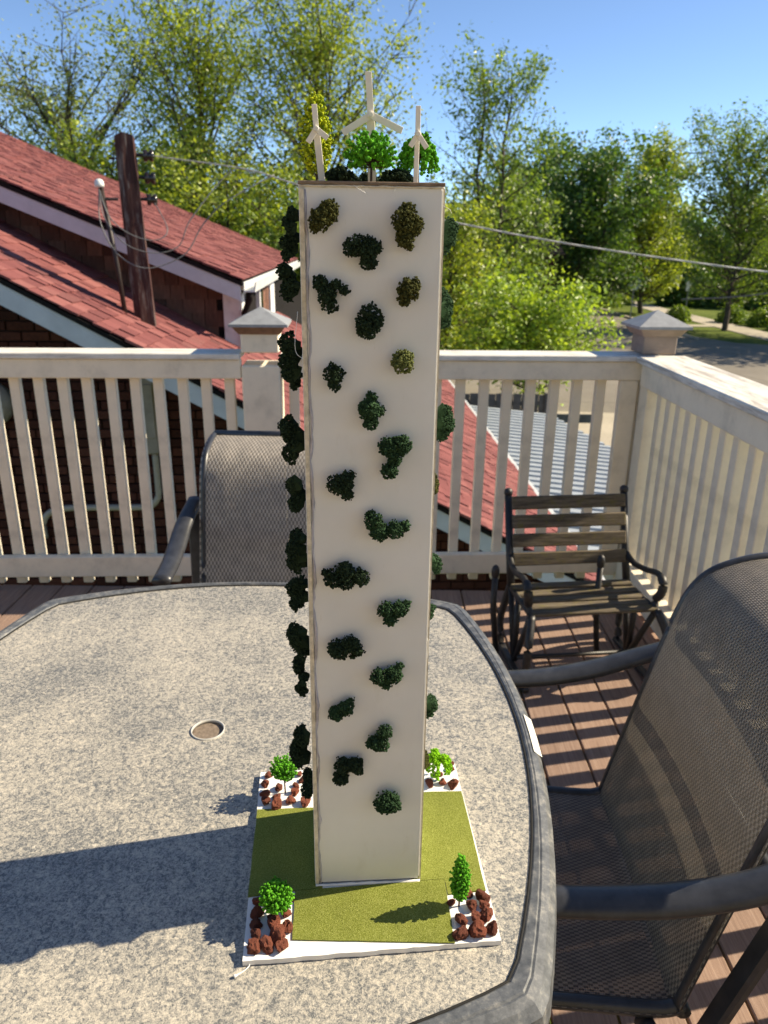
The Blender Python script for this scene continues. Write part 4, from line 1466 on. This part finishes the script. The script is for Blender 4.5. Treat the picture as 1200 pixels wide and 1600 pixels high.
c4 = [(-.1405, -.1535), (.1375, -.1512), (.1405, .1475), (-.1395, .148)]
outline = ragged(c4[0], c4[1], 40, .0006, rg0) + ragged(c4[1], c4[2], 16, .0002, rg0) + ragged(c4[2], c4[3], 16, .0002, rg0) + ragged(c4[3], c4[0], 16, .0002, rg0)
base = MB().prism(outline, 0, BT).build('base_board', M_['foam_white'], model)
mats = [([(-.1393, .0712), (-.055, .0685), (-.055, -.066), (-.0865, -.0668), (-.1411, -.0715)], 0.0),
        ([(-.0868, -.0672), (.0895, -.0645), (.0862, -.1512), (-.0888, -.1325)], .0002),
        ([(.050, .0885), (.1388, .0849), (.1352, -.0845), (.0900, -.0870), (.0896, -.0640), (.050, -.0645)], .0001)]
for poly, dz in mats:
    e = []
    for i in range(len(poly)):
        e += ragged(poly[i], poly[(i + 1) % len(poly)], 10, .0003, rg0)
    MB().prism(e, BT + .0003, BT + .0016 + dz).build('grass_mat', M_['grassmat'], base)

# lava rocks
def rock_mesh(seed):
    bm = bmesh.new()
    bmesh.ops.create_icosphere(bm, subdivisions=3, radius=1)
    rgx = np.random.default_rng(seed)
    dirs = rgx.normal(size=(9, 3))
    dirs /= np.linalg.norm(dirs, axis=1)[:, None]
    offs = rgx.uniform(.5, .86, 9)
    pits = rgx.normal(size=(26, 3))
    pits /= np.linalg.norm(pits, axis=1)[:, None]
    for v_ in bm.verts:
        n_ = np.array(v_.co)
        r_ = 1.0
        for d_, o_ in zip(dirs, offs):
            dt = n_ @ d_
            if dt > 1e-3:
                r_ = min(r_, o_ / dt)
        for p_ in pits:
            a_ = n_ @ p_
            if a_ > .955:
                r_ -= .12 * (a_ - .955) / .045
        r_ += rgx.uniform(-.075, .075)
        v_.co = Vector(n_ * r_ * 1.12)
    m = bpy.data.meshes.new('rock')
    bm.to_mesh(m)
    bm.free()
    m.materials.append(M_['rock'])
    return m


RM = [rock_mesh(s_) for s_ in range(7)]
ROCKS = [(-0.1274, 0.1369, 0.0058), (-0.1309, 0.1181, 0.0069), (-0.1311, 0.1011, 0.0069), (-0.1291, 0.0845, 0.0069), (-0.1138, 0.0762, 0.0085), (-0.1133, 0.0918, 0.0069), (-0.1118, 0.1101, 0.0069), (-0.0948, 0.083, 0.0074), (-0.0897, 0.099, 0.0064), (-0.0888, 0.1125, 0.0053), (-0.08, 0.1231, 0.0058), (-0.0754, 0.0779, 0.0083), (-0.0847, 0.1373, 0.0053), (-0.1285, -0.0796, 0.0069), (-0.1283, -0.0965, 0.008), (-0.1283, -0.1111, 0.0074), (-0.1107, -0.1016, 0.0064), (-0.097, -0.0984, 0.0064), (-0.1088, -0.1144, 0.009), (-0.0947, -0.117, 0.0074), (-0.1281, -0.1264, 0.0074), (-0.1048, -0.1286, 0.0106), (-0.1297, -0.1417, 0.009), (-0.1162, -0.1409, 0.009), (-0.0992, -0.1411, 0.0085), (-0.0903, -0.0783, 0.0042), (0.1332, 0.1311, 0.0057), (0.0971, 0.102, 0.0074), (0.116, 0.103, 0.0062), (0.1293, 0.0963, 0.0096), (0.1127, 0.1198, 0.0057), (0.1356, 0.1411, 0.0045), (0.0917, -0.0997, 0.0048), (0.113, -0.0901, 0.0062), (0.1286, -0.0948, 0.0085), (0.1147, -0.1063, 0.0074), (0.1284, -0.1072, 0.0068), (0.0986, -0.1236, 0.0079), (0.1148, -0.1222, 0.0068), (0.1276, -0.1216, 0.0082), (0.1312, -0.1377, 0.0085), (0.0935, -0.1424, 0.0091), (0.1136, -0.1415, 0.0108)]
for i, (x_, y_, r_) in enumerate(ROCKS):
    k = rg0.uniform(.62, .9)
    put('rock', RM[i % 7], base, (x_, y_, BT + r_ * k * .62), (rg0.uniform(-.5, .5), rg0.uniform(-.5, .5), rg0.uniform(0, 6.28)), (r_ * 1.06, r_ * .88, r_ * k))

# tiny flock balls -----------------------------------------------------
bmi = bmesh.new()
bmesh.ops.create_icosphere(bmi, subdivisions=1, radius=1)
ICO_V = np.array([v_.co[:] for v_ in bmi.verts])
ICO_F = np.array([[v_.index for v_ in f_.verts] for f_ in bmi.faces])
bmi.free()


def flock_mesh(name, C, rad, mat, seed):
    rgx = np.random.default_rng(seed)
    C = np.asarray(C)
    n_ = len(C)
    rad = np.asarray(rad) * np.ones(n_)
    S_ = rad[:, None, None] * rgx.uniform(.65, 1.35, (n_, 1, 3))
    jit = rgx.uniform(.8, 1.2, (n_, len(ICO_V), 1))
    V = ICO_V[None] * S_ * jit + C[:, None, :]
    Fc = (ICO_F[None] + (np.arange(n_) * len(ICO_V))[:, None, None]).reshape(-1, 3)
    return mesh_np(name, V.reshape(-1, 3), Fc, mat)


def clump(name, lobes, out, mat, parent, seed, ball=.0011, dens=1.5):
    """lobes: (x, y, z, r) with centres near the wall, out: outward axis"""
    rgx = np.random.default_rng(seed)
    out = np.array(out, float)
    C, Rr = [], []
    for (x_, y_, z_, r_) in lobes:
        n_ = int(dens * 2.4 * (r_ / ball) ** 2) + 8
        D = rgx.normal(size=(n_, 3))
        D /= np.linalg.norm(D, axis=1)[:, None]
        a = D @ out
        D[a < -.1] -= 2 * np.outer(a[a < -.1], out)
        lump = .10 * np.sin(D @ rgx.normal(0, 4.5, 3) + seed) + .08 * np.sin(D @ rgx.normal(0, 7.0, 3))
        rr = r_ * (1 + lump[:, None] + .06 * rgx.normal(size=(n_, 1)))
        P = np.array([x_, y_, z_]) + D * rr * .92
        P += rgx.normal(0, .00045, P.shape)
        C.append(P)
        Rr.append(ball * rgx.uniform(.55, 1.25, n_))
        C.append(np.array([[x_, y_, z_]]))
        Rr.append(np.array([r_ * .84]))
    me_ = flock_mesh(name, np.concatenate(C), np.concatenate(Rr), mat, seed)
    return put(name, me_, parent, (0, 0, 0))


# the tower ------------------------------------------------------------
TW, THH, PT = .1225, .7585, .0052
c_, s_ = math.cos(R(5.6)), math.sin(R(5.6))
wx, wy = -.0755 + .018, .687 - .753
tower = empty('tower', (wx * c_ + wy * s_, -wx * s_ + wy * c_, BT + .0004), R(4.2 - 5.6), model)
MB().box((TW / 2 + .0022, .0031, THH / 2 + .0016), (TW - .0054, PT, THH - .0032), None, .0005).build('front_wall', M_['foam'], tower)
MB().box((.0030, TW / 2 + .0010, THH / 2 + .0008), (.0058, TW - .0012, THH - .0016), None, .0005).build('side_wall', M_['foam'], tower)
MB().box((TW - .0002, TW / 2 + .0026, THH / 2 + .0008), (.0048, TW - .0030, THH - .0016), None, .0005).build('side_wall', M_['foam'], tower)
MB().box((TW / 2, TW + .0006, THH / 2), (TW - .012, PT, THH - .003), None, .0005).build('back_wall', M_['foam'], tower)
MB().box((TW / 2 + .0008, TW / 2, THH + .0014), (TW + .0022, TW + .0034, .0028), None, .0005).build('roof_board', M_['card'], tower)
MB().box((TW + .0016, .0016, THH / 2), (.0012, .0022, THH - .004)).build('torn_edge', M_['foam_edge'], tower)
MB().box((.0026, -.00025, THH / 2), (.0044, .0030, THH - .006), None, .0006).build('board_edge', M_['foam_edge'], tower)
# wavering bead of glue down the left edge and along the foot
gb = MB()
P = []
for i in range(90):
    t = i / 89
    P.append((.0062 + .0012 * math.sin(i * .7) + rg0.uniform(-.0006, .0006), .0002, .002 + t * (THH - .006)))
gb.tube(P, [rg0.uniform(.0007, .0021) for _ in P], 7, flat=.5, up=(0, 1, 0))
gb.build('glue_bead', M_['glue'], tower, True)
gb = MB()
P = [(i * TW / 30 + .001, -.0012, .0006 + rg0.uniform(-.0002, .0004)) for i in range(31)]
gb.tube(P, [rg0.uniform(.0012, .0026) for _ in P], 7)
gb.build('glue_bead', M_['foam_white'], tower, True)
gb = MB()
P = [(i * TW / 30 + .001, -.0006, THH - .0012 + rg0.uniform(-.0003, .0003)) for i in range(31)]
gb.tube(P, [rg0.uniform(.0005, .0012) for _ in P], 6)
gb.build('glue_bead', M_['foam_edge'], tower, True)
# threads of hot glue
for (a, b_, c2) in (((.045, 0, THH + .001), (.052, -.004, THH - .004), (.058, -.003, THH - .007)), ((.083, 0, THH), (.081, -.003, THH - .004), (.079, -.002, THH - .006)), ((TW, 0, THH - .015), (TW + .006, -.002, THH - .018), (TW + .008, -.001, THH - .021)),
                    ((.003, -.001, .612), (-.006, -.003, .622), (-.003, -.002, .655)), ((TW, .0, .325), (TW + .001, -.003, .32), (TW + .0005, -.001, .30))):
    MB().tube(catmull([a, b_, c2], 6), .00022, 5).build('glue_thread', M_['foam_white'], tower, True)

FRONT = [[(0.0179, 0.7308, 0.0086), (0.0252, 0.7376, 0.0078), (0.0135, 0.7241, 0.0043), (0.0287, 0.7336, 0.0043)], [(0.0898, 0.7305, 0.0101), (0.0985, 0.7266, 0.0073), (0.09, 0.7169, 0.0073), (0.0953, 0.7088, 0.0029), (0.0925, 0.7386, 0.0058)], [(0.0465, 0.7096, 0.0087), (0.0581, 0.7084, 0.0087), (0.0596, 0.6973, 0.0066), (0.0654, 0.7084, 0.0051)], [(0.0171, 0.6788, 0.0059), (0.0228, 0.6689, 0.0074), (0.0257, 0.6603, 0.0059), (0.0376, 0.6733, 0.0041), (0.0303, 0.6775, 0.0044)], [(0.094, 0.6737, 0.009), (0.0983, 0.678, 0.006), (0.0912, 0.6651, 0.0052)], [(0.0599, 0.6515, 0.009), (0.0584, 0.6427, 0.0098), (0.0674, 0.6472, 0.0053), (0.0524, 0.6383, 0.0038)], [(0.09, 0.6115, 0.0095), (0.0953, 0.6145, 0.0046)], [(0.028, 0.6007, 0.0084), (0.0287, 0.59, 0.0054)], [(0.0604, 0.5681, 0.0094), (0.0626, 0.5791, 0.0047), (0.062, 0.5553, 0.0063), (0.0682, 0.5665, 0.0055)], [(0.0781, 0.5326, 0.008), (0.0908, 0.5341, 0.0088), (0.0846, 0.5259, 0.008), (0.08, 0.5094, 0.0073), (0.0847, 0.5177, 0.0056)], [(0.0301, 0.4964, 0.0088), (0.0382, 0.4997, 0.008), (0.0397, 0.4861, 0.0057), (0.0446, 0.5046, 0.0032)], [(0.0651, 0.458, 0.0079), (0.071, 0.4474, 0.0083), (0.0859, 0.4489, 0.0083), (0.0958, 0.4523, 0.005), (0.0626, 0.4651, 0.0041)], [(0.0377, 0.4069, 0.0092), (0.0259, 0.3997, 0.0092), (0.0376, 0.3958, 0.0084), (0.0528, 0.3992, 0.0084), (0.0176, 0.4036, 0.0037)], [(0.0787, 0.3628, 0.0078), (0.0925, 0.3625, 0.0078), (0.0832, 0.3512, 0.0066), (0.0993, 0.3681, 0.0038)], [(0.0303, 0.3192, 0.0096), (0.0425, 0.3248, 0.0087), (0.0495, 0.3167, 0.0061), (0.0451, 0.3088, 0.0032)], [(0.0726, 0.2857, 0.0086), (0.0868, 0.2873, 0.0089), (0.0799, 0.2752, 0.0057), (0.0938, 0.2953, 0.0039)], [(0.0278, 0.2414, 0.0081), (0.0369, 0.2474, 0.0081), (0.0423, 0.2556, 0.0032)], [(0.0788, 0.2158, 0.0077), (0.0679, 0.2032, 0.0083), (0.0753, 0.2007, 0.0083)], [(0.0347, 0.1757, 0.0089), (0.0458, 0.1752, 0.0089), (0.0308, 0.1578, 0.0078), (0.0514, 0.1637, 0.0041)], [(0.0833, 0.1248, 0.0122), (0.0776, 0.1198, 0.0086), (0.0891, 0.1192, 0.0086)]]
FM = ['olive', 'olive', 'dark', 'dark', 'olive', 'dark', 'light', 'dark', 'green', 'green', 'dark', 'green', 'dark', 'green', 'dark', 'green', 'green', 'green', 'dark', 'green']
for i, lob in enumerate(FRONT):
    L3 = []
    for j, (u_, v_, r_) in enumerate(lob):
        L3.append((u_, -.0035 - r_ * .35, v_ + .0006, r_ * 1.08))
    clump('moss_clump', L3, (0, -1, 0), M_['moss_' + FM[i]], tower, 100 + i)
LEFT = [(-0.0097, 0.7307, 0.0116, 0.03), (-0.0119, 0.7091, 0.0133, 0.05), (-0.0152, 0.6764, 0.0167, 0.085), (-0.0091, 0.6098, 0.0236, 0.03), (-0.0124, 0.5835, 0.0113, 0.06), (-0.0144, 0.5268, 0.0232, 0.04), (-0.0115, 0.4684, 0.0194, 0.055), (-0.0127, 0.4129, 0.0226, 0.03), (-0.0122, 0.3503, 0.0199, 0.06), (-0.0115, 0.3078, 0.0201, 0.03), (-0.0133, 0.2625, 0.0131, 0.05), (-0.0114, 0.2544, 0.0097, 0.03), (-0.0155, 0.1466, 0.0253, 0.07), (-0.0064, 0.0965, 0.0168, 0.06)]
for i, (u_, v_, h_, d_) in enumerate(LEFT):
    rgx = random.Random(300 + i)
    L3 = []
    for j in range(4):
        t = -.75 + 1.5 * j / 3
        r_ = h_ * rgx.uniform(.42, .62)
        L3.append((u_ * rgx.uniform(.45, 1.15), d_ + rgx.uniform(-.006, .006), v_ + t * h_ * .72, min(r_, .0125)))
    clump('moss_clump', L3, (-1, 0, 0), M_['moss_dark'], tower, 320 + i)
RIGHT = [(0.1344, 0.7181, 0.0154, 0.04), (0.1378, 0.6611, 0.0119, 0.06), (0.1356, 0.6516, 0.0139, 0.03), (0.1349, 0.5453, 0.0191, 0.03), (0.1329, 0.479, 0.0111, 0.05), (0.1332, 0.3952, 0.0124, 0.03), (0.1339, 0.331, 0.0094, 0.05), (0.135, 0.2213, 0.016, 0.03), (0.1399, 0.0889, 0.0197, 0.11)]
for i, (u_, v_, h_, d_) in enumerate(RIGHT):
    rgx = random.Random(400 + i)
    L3 = []
    e = u_ - TW
    for j in range(3):
        t = -.6 + 1.2 * j / 2
        r_ = h_ * rgx.uniform(.45, .62)
        L3.append((TW + e * rgx.uniform(.5, .95), d_ + rgx.uniform(-.005, .005), v_ + t * h_ * .75, min(r_, .0115)))
    clump('moss_clump', L3, (1, 0, 0), M_['moss_olive' if i in (4, 8) else 'moss_green'], tower, 420 + i)
RZ = THH + .0028
for i, (x_, y_, w_, h_) in enumerate(((.037, .050, .012, .012), (.087, .050, .013, .012), (.062, .098, .012, .010))):
    rgx = random.Random(500 + i)
    L3 = [(x_ + (j - 1) * w_ * .55, y_ + rgx.uniform(-.004, .004), RZ + .003 + rgx.uniform(0, .003) + (.003 if j == 1 else 0), w_ * rgx.uniform(.55, .68)) for j in range(3)]
    clump('moss_clump', L3, (0, 0, 1), M_['moss_dark'], tower, 520 + i)


# turbines -------------------------------------------------------------
def turbine(hub, foot, d, blades, mw, bw):
    t_ = empty('wind_turbine', (foot[0], d, RZ), 0, tower)
    f_ = lambda p, dy=0: (p[0] - foot[0], dy, p[1] - RZ)
    MB().bar((0, 0, 0), f_(hub), .0026, mw, .0003, up=(1, 0, 0)).build('mast', M_['stick'], t_)
    for k, bl in enumerate(blades):
        h0 = Vector(f_(hub, -.0032 - .0011 * k))
        tip = Vector(f_(bl, -.0032 - .0011 * k))
        back = (h0 - tip).normalized() * .0025
        MB().bar(h0 + back, tip, .0013, bw, .0002, up=(0, 0, 1) if abs((tip - h0).normalized().z) < .97 else (1, 0, 0)).build('blade', M_['stick'], t_)
    MB().lathe([(.0018, -.0075), (.0021, -.006), (.0021, -.0013)], 12, f_(hub), 'y').build('hub', M_['stick'], t_)
    return t_


turbine((.0155, .8035), (.0200, .758), .03, [(.0141, .8225), (.0082, .7930), (.0252, .7965)], .0058, .0046)
turbine((.0631, .8179), (.0648, .758), .05, [(.0607, .8515), (.0383, .8035), (.0908, .8060)], .0072, .0056)
turbine((.1007, .7990), (.1002, .758), .012, [(.1007, .8205), (.0945, .7895), (.1085, .7885)], .0040, .0042)


# miniature trees --------------------------------------------------------
def mini(kind, loc, h, w_, mat, parent, seed, name='miniature_tree', trunk=.0009):
    rgx = np.random.default_rng(seed)
    t_ = empty(name, loc, 0, parent)
    wood = MB()
    wood.tube([(0, 0, -.001), (rgx.normal(0, .0006), 0, h * .5), (0, 0, h * (.55 if kind in ('fan', 'ball', 'droop') else .97))], [trunk * 1.3, trunk, trunk * .6], 7)
    C = []
    if kind in ('fan', 'ball'):
        z0 = h * (.30 if kind == 'fan' else .28)
        R_ = w_ / 2
        cz = h - R_ * (.95 if kind == 'ball' else .82)
        nb_ = 60 if kind == 'fan' else 110
        for i in range(nb_):
            a = i * 2.39996
            zt = 1 - 1.55 * (i + .5) / nb_
            rr = math.sqrt(max(0, 1 - zt * zt))
            tip = np.array([math.cos(a) * rr * R_, math.sin(a) * rr * R_, cz + zt * R_ * (.85 if kind == 'fan' else .95)]) * np.array([1, 1, 1])
            tip *= 1 + rgx.normal(0, .05)
            st = np.array([0, 0, z0 + (h * .25) * rgx.random()])
            wood.tube([st, st * .5 + tip * .5 + np.array([0, 0, -.001]), tip], [trunk * .55, trunk * .45, trunk * .25], 5, cap=False)
            ts = np.linspace(.45 if kind == 'fan' else .6, 1.04, 12)
            for t in ts:
                C.append(st + (tip - st) * t + rgx.normal(0, .0008, 3))
    elif kind == 'column':
        for i in range(120):
            q = (i + .5) / 120
            a = i * 2.39996
            z_ = h * (.16 + .84 * q)
            rr = w_ / 2 * (min(1, .55 + q * 1.6) if q < .3 else (1 - ((q - .3) / .7) ** 2.2 * .85))
            tip = np.array([math.cos(a) * rr, math.sin(a) * rr, z_ + .003])
            st = np.array([0, 0, z_ - .003])
            wood.tube([st, tip], [trunk * .45, trunk * .25], 5, cap=False)
            for t in np.linspace(.45, 1.05, 6):
                C.append(st + (tip - st) * t + rgx.normal(0, .0008, 3))
    elif kind == 'droop':
        for i in range(12):
            a = i * 2 * math.pi / 12 + rgx.uniform(-.2, .2)
            L = w_ / 2 * rgx.uniform(.8, 1.1)
            st = np.array([0, 0, h * rgx.uniform(.5, .7)])
            d = np.array([math.cos(a), math.sin(a), 0])
            P = [st, st + d * L * .45 + np.array([0, 0, h * .33]), st + d * L * .85 + np.array([0, 0, h * .22]), st + d * L * 1.05 + np.array([0, 0, -h * .12])]
            Q = catmull(P, 5)
            wood.tube(Q, [trunk * .6 * (1 - .7 * k / len(Q)) for k in range(len(Q))], 5, cap=False)
            for k, p in enumerate(Q[4:]):
                for _ in range(7):
                    C.append(np.array(p) + rgx.normal(0, .0014, 3) + np.array([0, 0, -rgx.random() * .004]))
    wood.build('trunk', M_['twig'], t_)
    C = np.array(C)
    put('crown', flock_mesh('crown', C, .00155, mat, seed), t_, (0, 0, 0))
    return t_


def lab(o, s_):
    o['label'] = s_
    return o


lab(mini('column', (.0144, .09, RZ), .838 - RZ, .031, M_['flock_yellow'], tower, 601), 'yellow green oval miniature tree behind the left turbine')
lab(mini('fan', (.0624, .021, RZ), .0400, .0425, M_['flock_green'], tower, 602), 'bright green round miniature tree in front of the middle turbine')
lab(mini('droop', (.1085, .066, RZ), .043, .031, M_['flock_green'], tower, 603), 'green drooping miniature tree behind the right turbine')
lab(mini('fan', (-.103, .102, BT), .056, .037, M_['flock_green'], base, 604), 'bright green spreading miniature tree at the back left corner')
lab(mini('ball', (-.1064, -.100, BT), .044, .034, M_['flock_green'], base, 605), 'dense green ball shaped miniature tree at the front left corner')
lab(mini('column', (.0998, -.1031, BT), .069, .0215, M_['flock_green'], base, 606), 'tall narrow green miniature tree at the front right corner')
lab(mini('droop', (.109, .112, BT), .046, .034, M_['flock_lime'], base, 607), 'lime green weeping miniature tree at the back right corner')

# curled white scrap lying on the table in front of the model
sc0 = MB().tube(catmull([(-.008, -.004, .0016), (-.002, .000, .0016), (.003, .004, .0022), (.006, .009, .002), (.003, .013, .0016)], 6), [.0016, .0018, .0013, .0010, .0008, .0008, .0008, .0007, .0007, .0007, .0006, .0006] + [.0005] * 13, 6)
so = sc0.build('paper_scrap', M_['foam_white'], None, True, (-.1415, .577, TZ + .0004))
tag(so, 'tiny curled white scrap on the glass in front of the model', 'scrap')
